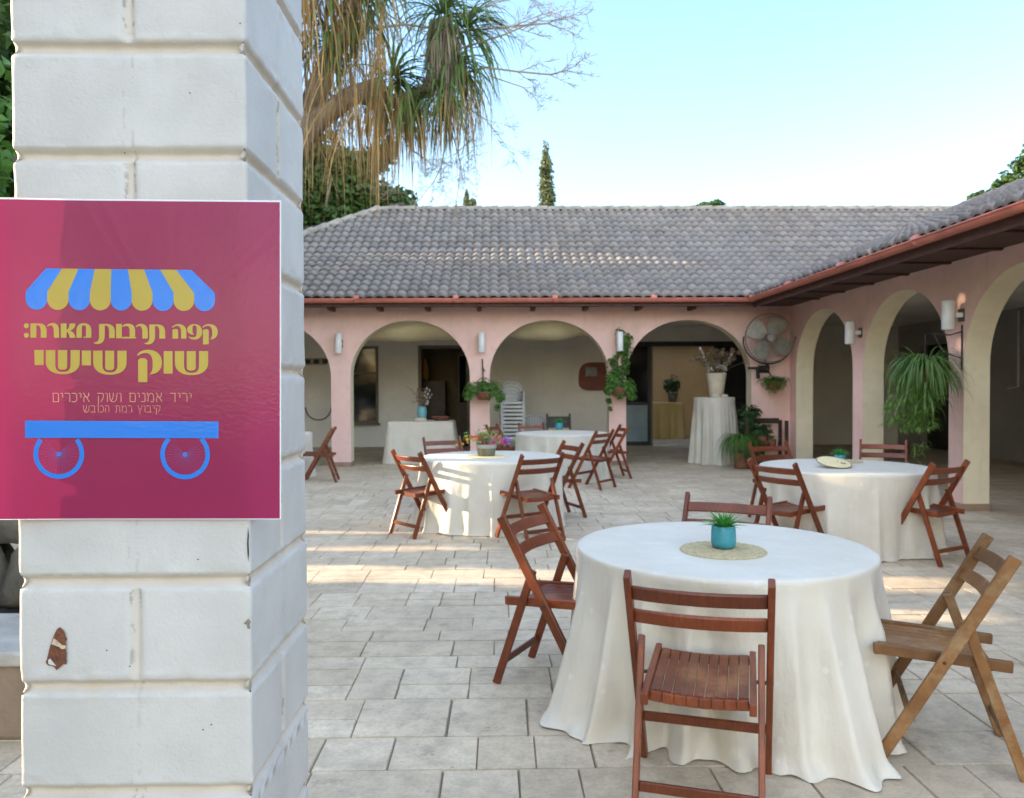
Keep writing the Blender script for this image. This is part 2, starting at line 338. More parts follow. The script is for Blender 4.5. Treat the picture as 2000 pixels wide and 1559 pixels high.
M['drywhite'] = leafmat('dry_white_bloom', (0.5, 0.46, 0.42), (0.72, 0.68, 0.64), 9, .3, .8)
M['drybrown'] = leafmat('dry_brown_bloom', (0.16, 0.11, 0.065), (0.36, 0.27, 0.17), 9, .3, .8)
M['rock'] = simple('grey_rock', (0.085, 0.075, 0.058), .95, .5, 3, .7, 12, True)
M['whitestone'] = simple('pale_stone_ledge', (0.34, 0.32, 0.28), .85, .25, 4, .3, 30, True)
M['brownstone'] = simple('brown_stone', (0.22, 0.16, 0.11), .85, .25, 3, .4, 18, True)
M['amber'] = simple('amber_glass', (0.5, 0.26, 0.06), .25, .2, 9)
# ================================================================== SETTING
g = MB(); g.add([(-900, -900, -0.03), (900, -900, -0.03), (900, 900, -0.03), (-900, 900, -0.03)], [(0, 1, 2, 3)])
tag(g.build('ground', M['ground']), kind='structure')
g = MB(); g.add([(-9.5, -3, -0.012), (13, -3, -0.012), (13, 25.4, -0.012), (-9.5, 25.4, -0.012)], [(0, 1, 2, 3)])
tag(g.build('paving_bed', M['grout']), kind='structure')
def paving():
    V = []; Fq = []; tone = []; y = -2.5
    while y < 25.2:
        h = random.choice((0.20, 0.26, 0.30, 0.36, 0.42)); x = -9.4 + random.random() * .3
        while x < 12.9:
            w = random.choice((0.24, 0.30, 0.36, 0.42, 0.52))
            parts = [(x, y, w, h)]
            if h > .33 and random.random() < .45: parts = [(x, y, w, h * .45), (x, y + h * .45, w, h * .55)]
            for (a, b, ww, hh) in parts:
                gp = random.uniform(.0006, .0026); bv = .0035; z = random.uniform(-.0015, .0015); tx, ty = random.gauss(0, .0006), random.gauss(0, .0006)
                gy_ = gp + .0010; a0, b0, a1, b1 = a + gp, b + gy_, a + ww - gp, b + hh - gy_
                j = [random.gauss(0, .0022) for _ in range(8)]
                base = len(V)
                tp = [(a0 + bv + j[0], b0 + bv + j[1]), (a1 - bv + j[2], b0 + bv + j[3]), (a1 - bv + j[4], b1 - bv + j[5]), (a0 + bv + j[6], b1 - bv + j[7])]
                bt = [(a0 + j[0], b0 + j[1]), (a1 + j[2], b0 + j[3]), (a1 + j[4], b1 + j[5]), (a0 + j[6], b1 + j[7])]
                mx, my = (a0 + a1) / 2, (b0 + b1) / 2
                V += [(p[0], p[1], z + tx * (p[0] - mx) + ty * (p[1] - my)) for p in tp] + [(p[0], p[1], -.013) for p in bt]
                Fq += [(base, base + 1, base + 2, base + 3)] + [(base + 4 + k, base + 4 + (k + 1) % 4, base + (k + 1) % 4, base + k) for k in range(4)]
                tone += [random.random()] * 5
            x += w
        y += h
    o = np_mesh('paving', np.array(V), np.array(Fq), M['pave'])
    at = o.data.attributes.new('tone', 'FLOAT', 'FACE'); at.data.foreach_set('value', tone)
    tag(o, kind='structure')
paving()

# ================================================================== ARCADE BUILDING (back wing and right wing)
WY, WX = 15.10, 5.54          # courtyard faces of the two arcades
TH = 0.32
bld = empty('arcade_building', (0, WY, 0))
tag(bld, 'pink arcaded building with grey tiled roof enclosing the courtyard on two sides', 'building')
def child(o):                  # keep world placement under the building's empty
    o.parent = bld; o.matrix_parent_inverse = Matrix.Translation(bld.location).inverted(); return o
def arch_z(u, u0, u1, spring, top):
    c, a = (u0 + u1) / 2, (u1 - u0) / 2; q = max(0.0, 1 - abs((u - c) / a) ** 2.05)
    return spring + (top - spring) * q ** .5
def arcade(name, u_a, u_b, arches, ztop, mapf, spring, top, N=36):
    """wall with arched openings; mapf(u, d, z) -> point, d = depth into the wall"""
    wall = MB(); lin = MB()
    def rect(ua, ub, z0, z1):
        for d, fl in ((0, False), (TH, True)):
            q = [mapf(ua, d, z0), mapf(ub, d, z0), mapf(ub, d, z1), mapf(ua, d, z1)]
            wall.add(q[::-1] if fl else q, [(0, 1, 2, 3)])
    u = u_a
    for (a, b) in arches:
        if a > u: rect(u, a, 0, ztop)
        us = [(a + b) / 2 - (b - a) / 2 * math.cos(PI * k / N) for k in range(N + 1)]
        zs = [arch_z(x, a, b, spring, top) for x in us]
        for k in range(N):
            for d, fl in ((0, False), (TH, True)):
                q = [mapf(us[k], d, zs[k]), mapf(us[k + 1], d, zs[k + 1]), mapf(us[k + 1], d, ztop), mapf(us[k], d, ztop)]
                wall.add(q[::-1] if fl else q, [(0, 1, 2, 3)])
        pr = [(a, 0.0), (a, spring * .5)] + [(us[k], zs[k]) for k in range(N + 1)] + [(b, spring * .5), (b, 0.0)]
        vs = []; fs = []
        for k, (x, z) in enumerate(pr):
            vs += [mapf(x, 0.002, z), mapf(x, TH - .002, z)]
            if k: fs.append((2 * k - 2, 2 * k, 2 * k + 1, 2 * k - 1))
        lin.add(vs, fs)
        u = b
    if u < u_b: rect(u, u_b, 0, ztop)
    child(wall.build(name, M['pink'])); lo = lin.build('arch_lining', M['beige'], smooth=False); child(lo)
ZW = 3.02
archB = [(-8.45, -6.0), (-5.60, -3.205), (-2.84, -0.575), (-0.20, 2.075), (2.40, 4.80)]
arcade('wall', -8.6, WX, archB, ZW, lambda u, d, z: (u, WY + d, z), 1.70, 2.77)
archR = [(-0.3, 2.1), (2.42, 4.40), (4.72, 6.74), (7.07, 9.41), (9.72, 12.04), (12.39, 14.78)]
arcade('wall', -1.0, WY, archR, ZW, lambda u, d, z: (WX + d, u, z), 1.75, 2.82)
M['skirt'] = simple('tan_baseboard', (0.30, 0.20, 0.14), .8, .2, 5, 0, 1, True)
def skirting(a, b_):
    s_ = MB(); s_.box2(a, b_); child(s_.build('baseboard', M['skirt']))
ub = [-8.6] + [x for a in archB for x in a]
for a, b in list(zip(ub[0::2], ub[1::2])):
    skirting((a - .012, WY - .012, 0.001), (b + .012, WY + TH + .012, .085))
skirting((4.79, WY - .012, 0.001), (WX - .012, WY + TH - .01, .085))
ur = [-1.0] + [x for a in archR for x in a]
for a, b in list(zip(ur[0::2], ur[1::2])):
    skirting((WX - .012, a - .012, 0.001), (WX + TH + .012, b + .012, .087))
skirting((WX - .010, 14.77, 0.001), (WX + TH + .01, 15.095, .083))
# inner walls of the verandahs, with openings
IY, IX = 20.0, 10.1
def wall_openings(name, mat, u0, u1, z1, holes, mapf, th=.15):
    b = MB(); us = sorted({u0, u1, *[h[0] for h in holes], *[h[1] for h in holes]})
    zs = sorted({0.0, z1, *[h[2] for h in holes], *[h[3] for h in holes]})
    for i in range(len(us) - 1):
        for k in range(len(zs) - 1):
            uc, zc = (us[i] + us[i + 1]) / 2, (zs[k] + zs[k + 1]) / 2
            if any(h[0] < uc < h[1] and h[2] < zc < h[3] for h in holes): continue
            for d in (0, th):
                q = [mapf(us[i], d, zs[k]), mapf(us[i + 1], d, zs[k]), mapf(us[i + 1], d, zs[k + 1]), mapf(us[i], d, zs[k + 1])]
                b.add(q, [(0, 1, 2, 3)])
    for h in holes:
        pr = [(h[0], h[2]), (h[1], h[2]), (h[1], h[3]), (h[0], h[3]), (h[0], h[2])]
        for k in range(4):
            b.add([mapf(pr[k][0], 0, pr[k][1]), mapf(pr[k + 1][0], 0, pr[k + 1][1]), mapf(pr[k + 1][0], th, pr[k + 1][1]), mapf(pr[k][0], th, pr[k][1])], [(0, 1, 2, 3)])
    child(b.build(name, mat))
win = (-3.95, -3.06, 0.60, 2.52); door = (-2.06, -0.70, 0.0, 2.54); glz = (3.02, 6.35, 0.0, 2.62)
wall_openings('inner_wall', M['inner'], -8.6, 13.0, 3.0, [win, door, glz], lambda u, d, z: (u, IY + d, z))
dkR = (12.2, 14.9, 0.0, 2.45)
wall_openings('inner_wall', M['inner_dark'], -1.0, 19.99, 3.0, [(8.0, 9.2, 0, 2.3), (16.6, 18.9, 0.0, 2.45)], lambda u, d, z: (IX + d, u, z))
# dark cores behind the openings of the right wing, end walls, back wall
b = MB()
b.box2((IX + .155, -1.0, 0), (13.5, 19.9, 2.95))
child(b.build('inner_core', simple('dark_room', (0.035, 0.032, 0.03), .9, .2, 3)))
for a, b_ in (((-8.78, 20.16, 0), (-8.62, 25.5, 3.0)), ((-8.6, 25.3, 0), (2.0, 25.5, 3.0)), ((8.6, 20.16, 0), (8.75, 25.2, 3.0)), ((1.75, 20.16, 0), (1.9, 25.2, 2.99)), ((WX + TH + .01, -1.2, 0), (13.5, -1.02, 3.0)), ((2.0, 25.3, 0), (8.75, 25.5, 3.0))):
    b = MB(); b.box2(a, b_); child(b.build('end_wall', M['inner']))
b = MB(); b.box2((1.905, 23.6, 0), (6.9, 23.72, 2.98)); child(b.build('ochre_wall', M['ochre']))
b = MB(); b.box2((-8.6, WY + TH + .003, 3.0), (WX, 20.3, 3.05)); b.box2((-8.6, 20.3, 3.0), (2.3, 25.4, 3.05)); b.box2((2.3, 23.2, 3.0), (5.85, 25.4, 3.05)); b.box2((WX + TH + .003, -1.0, 3.001), (13.5, 25.4, 3.051)); child(b.build('ceiling', M['ceiling']))  # opening left over the ochre room, added to let daylight in
# window in the back wing
def window(name, u0, u1, z0, z1, y, nv, nh, fr=.06):
    f = MB()
    f.box2((u0, y - .05, z0), (u0 + fr, y + .02, z1)); f.box2((u1 - fr, y - .05, z0), (u1, y + .02, z1))
    f.box2((u0 + fr, y - .05, z1 - fr), (u1 - fr, y + .02, z1)); f.box2((u0 + fr, y - .05, z0), (u1 - fr, y + .02, z0 + fr))
    for k in range(1, nv): x = u0 + (u1 - u0) * k / nv; f.box2((x - .02, y - .04, z0 + fr), (x + .02, y + .01, z1 - fr))
    for h in nh: f.box2((u0 + fr, y - .045, h - .022), (u1 - fr, y + .015, h + .022))
    o = child(f.build(name, M['frame'], bevel=.006))
    p = MB(); p.box2((u0 + fr, y - .012, z0 + fr), (u1 - fr, y - .004, z1 - fr)); q = p.build('pane', M['glass'], o)
    s = MB(); s.box2((u0 - .05, y - .16, z0 - .05), (u1 + .05, y - .052, z0 - .002)); s.build('sill', M['frame'], o)
    return o
window('window', win[0], win[1], win[2], win[3], IY, 1, [1.85])
# doorway with a half open timber door
f = MB()
f.box2((door[0], IY - .04, 0), (door[0] + .08, IY + .05, door[3])); f.box2((door[1] - .08, IY - .04, 0), (door[1], IY + .05, door[3])); f.box2((door[0] + .08, IY - .04, door[3] - .08), (door[1] - .08, IY + .05, door[3]))
df = child(f.build('door_frame', M['frame'], bevel=.006))
d = MB(); rr = Matrix.Rotation(R(-62), 3, 'Z')
hinge = Vector((door[1] - .10, IY - .05, 0))
for a, bb, za, zb in ((0, .10, .02, 2.4), (.52, .62, .02, 2.4), (.10, .52, .02, .25), (.10, .52, 1.0, 1.1), (.10, .52, 2.28, 2.4)):
    d.box(hinge + rr @ Vector((-(a + bb) / 2, 0, (za + zb) / 2)), (bb - a, .045, zb - za), rr)
dd = child(d.build('door', M['frame'], bevel=.004))
d = MB(); d.box(hinge + rr @ Vector((-.31, 0, 1.69)), (.42, .012, 1.18), rr); d.build('pane', M['glass'], dd)
d = MB(); d.box(hinge + rr @ Vector((-.31, 0, .625)), (.42, .02, .75), rr); d.build('door_panel', M['frame'], dd)
# inside of the room behind it
b = MB(); b.box2((-4.6, 20.16, 0), (-4.5, 23.0, 2.98)); b.box2((1.6, 20.16, 0), (1.7, 23.0, 2.98)); b.box2((-4.5, 22.9, 0), (1.6, 23.0, 2.98))
child(b.build('room_wall', simple('room_plaster', (0.34, 0.27, 0.17), .9, .15, 2, 0, 1, True)))
# glazed front behind the right hand arch
f = MB(); u0, u1, zt = glz[0], glz[1], glz[3]
for a, bb, z0, z1 in ((u0, u0 + .07, 0, zt), (u1 - .07, u1, 0, zt), (u0 + .07, u1 - .07, zt - .12, zt), (3.72, 3.80, 0, zt - .12), (5.42, 5.50, 0, zt - .12), (u0 + .07, 3.72, .0, .10), (u0 + .07, 3.72, 1.02, 1.10), (5.5, u1 - .07, 0, .1), (5.5, u1 - .07, 1.02, 1.10)):
    f.box2((a, IY - .03, z0), (bb, IY + .06, z1))
gf = child(f.build('glazed_front', M['blackframe'], bevel=.005))
p = MB(); p.box2((u0 + .07, IY, 1.10), (3.72, IY + .012, zt - .12)); p.build('pane', M['glass'], gf)
p = MB(); p.box2((5.5, IY, 1.10), (u1 - .07, IY + .012, zt - .12)); p.build('pane', M['glass'], gf)
p = MB(); p.box2((u0 + .07, IY, .10), (3.72, IY + .02, 1.02)); p.build('lower_panel', M['lowpanel'], gf)
p = MB(); p.box2((5.5, IY, .10), (u1 - .07, IY + .02, 1.02)); p.build('lower_panel', M['blackframe'], gf)
f = MB(); f.box2((3.80, IY - .06, 0), (3.845, IY - .031, zt - .13)); f.build('door_jamb', M['frame'], gf)

# ------------------------------------------------------------------ tiled roofs
PITCH = 0.187
def tile_strip(eu, ev, ez, dirU, dirV, L, slope, rows, z_start, expo=.315, clips=(), name='roof', tone_seed=0):
    """(eu) origin point at the eave, dirU along the eave, dirV horizontal up-slope direction"""
    n = int(L / PITCH * 8); us = np.linspace(0, L, n + 1)
    w = .060 * np.abs(np.sin(PI * us / PITCH)) ** .75
    cs, sn = math.cos(slope), math.sin(slope); V = []; Fq = []; tone = []
    O = np.array(eu, float); U = np.array(dirU, float); Vv = np.array(dirV, float); base = 0
    nrm = -Vv * sn + np.array([0, 0, 1]) * cs
    ncol = int(L / PITCH) + 2
    for j in range(rows):
        tn = rng.random(ncol); jit = rng.normal(0, .008, ncol); lift = rng.normal(0, .003, ncol)
        col = np.minimum((us / PITCH).astype(int), ncol - 1)
        for kk, (vv, h) in enumerate(((j * expo, .010), (j * expo, .050), (j * expo + expo * .5, .028), (j * expo + expo + .02, .004))):
            ww = w * (1.0 if kk else .72)
            sv = vv + (jit[col] if kk < 2 else 0)
            hh = h + ww + lift[col]
            pts = O[None, :] + us[:, None] * U[None, :] + (np.asarray(sv) * np.ones_like(us))[:, None] * (Vv * cs + np.array([0, 0, sn]))[None, :] + hh[:, None] * nrm[None, :]
            V.append(pts)
        for kk in range(3):
            a = base + kk * (n + 1) + np.arange(n); Fq.append(np.stack([a, a + 1, a + n + 2, a + n + 1], 1)); tone.append(tn[col[:-1]])
        base += 4 * (n + 1)
    V = np.concatenate(V); Fq = np.concatenate(Fq); tone = np.concatenate(tone)
    o = np_mesh(name, V, Fq, M['tile'], smooth=True)
    at = o.data.attributes.new('tone', 'FLOAT', 'FACE'); at.data.foreach_set('value', tone.astype(np.float32))
    if clips:
        bm = bmesh.new(); bm.from_mesh(o.data)
        for co, no in clips:
            bmesh.ops.bisect_plane(bm, geom=bm.verts[:] + bm.edges[:] + bm.faces[:], plane_co=co, plane_no=no, clear_outer=True, dist=1e-5)
        bm.to_mesh(o.data); bm.free()
    child(o); return o
EZ, EY, EX, HX = 3.10, 14.38, 4.58, -7.95
A1, A2 = R(25), R(31.5)
L1, L2 = 9 * .315, 9 * .315
Y1 = EY + L1 * math.cos(A1); Z1 = EZ + L1 * math.sin(A1)
Y2 = Y1 + L2 * math.cos(A2); Z2 = Z1 + L2 * math.sin(A2)
SR = R(22.2)
X1 = EX + (Z1 - EZ) / math.tan(SR); X2 = EX + (Z2 - EZ) / math.tan(SR)
def vplane(p, q, keep):         # vertical clipping plane through plan points p, q that keeps the side of `keep`
    d = Vector((q[0] - p[0], q[1] - p[1], 0)); n = Vector((d.y, -d.x, 0)).normalized()
    if n.dot(Vector((keep[0] - p[0], keep[1] - p[1], 0))) > 0: n = -n
    return ((p[0], p[1], 0), n)
hip = vplane((HX, EY), (HX + 1, EY + 1), (0, EY + .5))
val1 = vplane((EX, EY), (X1, Y1), (0, EY + 1)); val2 = vplane((X1, Y1), (X2, Y2), (0, Y1 + 1))
tile_strip((HX - .3, EY, EZ), (1, 0, 0), 0, (1, 0, 0), (0, 1, 0), 20.2, A1, 9, EZ, clips=[hip, val1])
tile_strip((HX - .3, Y1, Z1), (1, 0, 0), 0, (1, 0, 0), (0, 1, 0), 20.2, A2, 9, Z1, clips=[hip, val2])
val1r = vplane((EX, EY), (X1, Y1), (X1 + 2, EY)); val2r = vplane((X1, Y1), (X2, Y2), (X2 + 2, Y1))
rr_ = int((X2 - EX) / math.cos(SR) / .315) + 1
cut1 = ((X1, 0, 0), Vector((1, 0, 0))); cut2 = ((X1, 0, 0), Vector((-1, 0, 0)))
tile_strip((EX, -1.5, EZ), 0, 0, (0, 1, 0), (1, 0, 0), 22.0, SR, rr_, EZ, clips=[val1r, cut1])
tile_strip((EX, -1.5, EZ), 0, 0, (0, 1, 0), (1, 0, 0), 22.0, SR, rr_, EZ, clips=[val2r, cut2])
hipl = vplane((HX, EY), (HX + 1, EY + 1), (HX, EY + 5))
tile_strip((HX, 25.0, EZ), 0, 0, (0, -1, 0), (1, 0, 0), 12, R(28), 20, EZ, clips=[hipl])
b = MB(); rz = lambda y: Z2 + (EZ - Z2) * (y - Y2) / 6.2
for xa, xb, ya, yb_ in ((HX + 5.1, 2.3, Y2, Y2 + 6.2), (2.3, 5.85, Y2, 20.4), (2.3, 5.85, 23.2, Y2 + 6.2), (5.85, 16, Y2, Y2 + 6.2)): b.add([(xa, ya, rz(ya)), (xb, ya, rz(ya)), (xb, yb_, rz(yb_)), (xa, yb_, rz(yb_))], [(0, 1, 2, 3)])  # matching roof gap, added so skylight brightens the ochre wall
b.add([(X2, -1.5, Z2), (X2, Y2, Z2), (X2 + 5, Y2, EZ), (X2 + 5, -1.5, EZ)], [(0, 1, 2, 3)])
child(b.build('rear_roof', M['ridge']))
dk = MB()
for pts in ([(HX + .1, EY + .07, EZ), (EX - .05, EY + .07, EZ), (X1, Y1, Z1), (HX + Y1 - EY, Y1, Z1)], [(HX + Y1 - EY, Y1, Z1), (X1, Y1, Z1), (X2, Y2, Z2), (HX + Y2 - EY, Y2, Z2)],
            [(EX + .07, -1.4, EZ), (X2, -1.4, Z2), (X2, Y2, Z2), (X1, Y1, Z1), (EX + .07, EY + .02, EZ)]): dk.add([(x, y, z - .018) for x, y, z in pts], [tuple(range(len(pts)))])
child(dk.build('roof_deck', M['darkwood']))
def ridge(pts, name='ridge_cap', seg=.40):
    b = MB(); p, q = Vector(pts[0]), Vector(pts[1]); d = (q - p); n = int(d.length / seg); d.normalize(); side = d.cross(Vector((0, 0, 1))).normalized(); up = side.cross(d)
    for k in range(n):
        a = p + d * (k * seg - .02) + up * random.uniform(0, .008); e = p + d * ((k + 1) * seg + .03); vs = []
        for (c, r) in ((a, .135), (a, .155), (e, .120)):
            for i in range(9):
                th = PI * i / 8; vs.append(c + side * (math.cos(th) * r) + up * (math.sin(th) * r * .8 - .03))
        fs = [(j * 9 + i, j * 9 + i + 1, j * 9 + i + 10, j * 9 + i + 9) for j in range(2) for i in range(8)]
        b.add(vs, fs)
    child(b.build(name, M['ridge'], smooth=False))
HR = HX + (Y2 - EY)
ridge(((X2, Y2, Z2 + .03), (HR, Y2, Z2 + .03)))
hy1 = HX + (Y1 - EY)
ridge(((HR, Y2, Z2 + .03), (hy1, Y1, Z1 + .05))); ridge(((hy1, Y1, Z1 + .05), (HX, EY, EZ + .05)))
ridge(((X2, -1.5, Z2 + .03), (X2, Y2, Z2 + .03)))
# gutters, soffits, rafter tails
def gutter(p, q, name='gutter'):
    p, q = Vector(p), Vector(q); d = (q - p).normalized(); side = d.cross(Vector((0, 0, 1))).normalized(); b = MB(); n = int((q - p).length / 2.0) + 1; L = (q - p).length / n
    for k in range(n):
        a = p + d * (k * L); e = p + d * ((k + 1) * L - .006)
        for r, rev in ((.068, False), (.062, True)):
            vs = [c + side * math.cos(th) * r + Vector((0, 0, math.sin(th) * r)) for c in (a, e) for th in [PI + PI * i / 10 for i in range(11)]]
            b.add(vs, [(i, i + 1, i + 12, i + 11) if rev else (i + 11, i + 12, i + 1, i) for i in range(10)])
        b.tube([a + side * .068, e + side * .068], .011, 6); b.tube([a - side * .068, e - side * .068], .011, 6)
        b.tube([e - d * .05, e + d * .05], [.0705, .0705], 12)
    child(b.build(name, M['gutter'], smooth=True))
gutter((HX, EY - .03, EZ - .01), (EX, EY - .03, EZ - .01)); gutter((EX - .03, EY - .03, EZ - .012), (EX - .03, -1.0, EZ - .012))
b = MB(); b.box2((HX, EY + .06, 3.022), (EX + .06, WY + TH - .01, 3.045)); b.box2((EX + .062, -1.0, 3.0225), (WX + TH - .01, WY + .0, 3.0455)); child(b.build('soffit', M['darkwood']))
fb = MB(); fb.box2((HX, EY + .035, 2.965), (EX + .03, EY + .058, 3.10)); fb.box2((EX + .035, -1.0, 2.93), (EX + .058, EY + .03, 3.10)); child(fb.build('fascia_board', M['darkwood']))
def rafter(c, horiz, ln, drop):
    b = MB(); h = Vector(horiz); c = Vector(c); side = Vector((h.y, -h.x, 0)) * .04
    z1, z0 = 3.02, 3.02 - drop
    prof = [(0, z1), (ln, z1), (ln, z0), (.10, z0), (0, z0 + drop * .55)]
    vs = [Vector((c.x, c.y, z)) + h * u + s for s in (-side, side) for u, z in prof]
    n = len(prof); fs = [tuple(range(n))[::-1], tuple(range(n, 2 * n))] + [(i, (i + 1) % n, (i + 1) % n + n, i + n) for i in range(n)]
    b.add(vs, fs); child(b.build('rafter_tail', M['darkwood'], bevel=.006))
for px in (641, 738, 833, 935, 1042, 1146, 1252, 1358): rafter((P(px, 600, 14.62).x, 14.62, 0), (0, 1, 0), WY - 14.62 - .003, .085)
for y in (13.7, 12.7, 11.7, 10.7, 9.7, 8.7, 7.7, 6.7): rafter((4.75, y, 0), (1, 0, 0), WX - 4.75 - .003, .024)
rafter((-4.55, 14.62, 0), (0, 1, 0), WY - 14.62 - .003, .085)

# ================================================================== PAINTED BRICK PILLAR (foreground)
PY0 = 1.500; PL, PR = P(28, 753, PY0).x, P(486, 753, PY0).x; PW = PR - PL; PY1 = PY0 + PW
zj = [2.165 - .2 * k + .2 * 5 for k in range(16)]          # bed joints, top to bottom
def pillar():
    zs = set(np.linspace(0.0, 3.02, 190).tolist())
    for j in zj:
        for o in (-.03, -.022, -.016, -.011, -.006, -.002, .002, .006, .011, .016, .022, .03): zs.add(j + o)
    zs = sorted(z for z in zs if 0 <= z <= 3.02)
    nu = 46; us = sorted(set(np.linspace(.012, PW - .012, nu).tolist() + [PW * .5 + o for o in (-.018, -.012, -.008, -.004, 0, .004, .008, .012, .018)] + [.004, .008, PW - .008, PW - .004]))
    from mathutils import noise
    V = []; J = []; CRK = []; ring = 0
    for z in zs:
        kk = min(range(len(zj)), key=lambda k: abs(zj[k] - z)); dz = z - zj[kk]
        row = sum(1 for j in zj if j > z)
        bed = .013 * math.exp(-abs((dz + .002) / .0105) ** 3.0)
        row_v = []
        faces = [((PL, PY0), (1, 0), (0, -1), 0), ((PR, PY0), (0, 1), (1, 0), 1), ((PR, PY1), (-1, 0), (0, 1), 0), ((PL, PY1), (0, -1), (-1, 0), 1)]
        for (o, d, n, par) in faces:
            for u in us:
                depth = bed
                hasj = (row % 2 == (1 if par == 0 else 0))
                ju = abs(u - PW * .5 - .004 * math.sin(row * 3.1)); vj = (.008 if hasj else 0) * math.exp(-(ju / .010) ** 2.4)
                depth = max(depth, vj * (1 if abs(dz) > .02 else .6))
                p3 = Vector((o[0] + d[0] * u, o[1] + d[1] * u, z))
                jn = max(0, min(1, depth / .011))
                nz = noise.fractal(p3 * 9.0, 1.0, 2.0, 4) * .0015 + noise.noise(p3 * 3.0) * .002 + noise.noise(Vector((z * 42, kk * 5.3, o[0] * 7 + d[0] * u * 38 + d[1] * u * 38))) * .0028 * (1 if abs(dz) < .03 else .12)
                edge = min(u, PW - u); er = .0045 + .003 * noise.noise(p3 * 14.0)
                rnd = (er - er * math.sqrt(max(0, 1 - (1 - min(1, edge / .012)) ** 2))) 
                off = -depth - rnd + nz
                row_v.append((p3.x + n[0] * off, p3.y + n[1] * off, z)); J.append(jn); CRK.append(max(math.exp(-((dz + .0185) / .0016) ** 2), .8 * math.exp(-((dz - .0125) / .0014) ** 2) if kk % 3 == 1 else 0, math.exp(-((ju - .008 - .002 * noise.noise(p3 * 20)) / .0022) ** 2) * (.8 if hasj else .3)))
        ring = len(row_v); V += row_v
    nz_ = len(zs); fs = []
    for i in range(nz_ - 1):
        for k in range(ring):
            a = i * ring + k; b = i * ring + (k + 1) % ring; fs.append((a, b, b + ring, a + ring))
    o = np_mesh('brick_pillar', np.array(V), np.array(fs), M['paint'], smooth=True)
    at = o.data.attributes.new('joint', 'FLOAT', 'POINT'); at.data.foreach_set('value', J)
    at = o.data.attributes.new('crack', 'FLOAT', 'POINT'); at.data.foreach_set('value', CRK)
    tag(o, 'white painted block pillar with chipped paint, carrying the magenta poster', 'pillar')
    return o
pil = pillar()
# a scar where the paint has come off
def flat(name, pts, mat, parent, Yf, holes=None):
    bm = bmesh.new(); vs = [bm.verts.new(p) for p in pts]; f = bm.faces.new(vs); bm.normal_update(); bmesh.ops.triangulate(bm, faces=[f]); me = bpy.data.meshes.new(name); bm.to_mesh(me); bm.free()
    me.materials.append(mat); o = bpy.data.objects.new(name, me); scene.collection.objects.link(o); o.parent = parent; return o
scar = [(119, 1224), (127, 1232), (130, 1243), (133, 1247), (130, 1252), (131, 1262), (130, 1268), (132, 1275), (131, 1285), (132, 1291), (131, 1297), (126, 1296), (119, 1302), (112, 1308), (108, 1302), (101, 1299), (96, 1299), (91, 1293), (94, 1285), (96, 1276), (100, 1260), (104, 1248), (109, 1236), (113, 1228)]
def scarmesh(name, pts, mat, yo):
    cz = [P(x, y, PY0) for x, y in pts]; flat(name, [(p.x, PY0 - yo, p.z) for p in cz], mat, pil, 0)
scarmesh('bare_patch', scar, simple('bare_brown_block', (0.135, 0.048, 0.022), .9, .35, 60, .5, 200, True), .0032)
scarmesh('paint_flake', [(107, 1246), (112, 1249), (118, 1254), (124, 1259), (131, 1260), (131, 1265), (126, 1267), (121, 1266), (117, 1262), (110, 1260), (102, 1257)], simple('paint_residue', (0.50, 0.40, 0.29), .8, .3, 90, .3, 200, True), .0038)
scarmesh('paint_flake', [(96, 1288), (100, 1285), (106, 1292), (112, 1300), (104, 1298), (97, 1296)], M['paint'], .0038)
crk = simple('dark_crack', (0.035, 0.03, 0.03), .9, .3, 60, 0, 1, True)
EO = .0025
scarmesh('paint_crack', [(485.3, 1028), (487, 1045), (486.5, 1060), (487.3, 1080), (485.6, 1099), (484, 1080), (483.2, 1062), (484.2, 1045)], crk, EO)
scarmesh('paint_crack', [(480, 1214), (486, 1207), (491, 1213), (488, 1219), (490, 1228), (484, 1227), (483, 1220), (476, 1217)], simple('grey_scuff', (0.22, 0.19, 0.16), .9, .4, 80, 0, 1, True), EO)
for (x, y) in ((210, 1269), (372, 183), (245, 300), (398, 1424), (388, 1092), (414, 1414), (470, 47), (255, 1300)):
    scarmesh('paint_chip', [(x - 2, y), (x - .5, y - 1.3), (x + 2.2, y - .4), (x + 1.2, y + 1.4), (x - 1, y + 1)], crk, .0034)

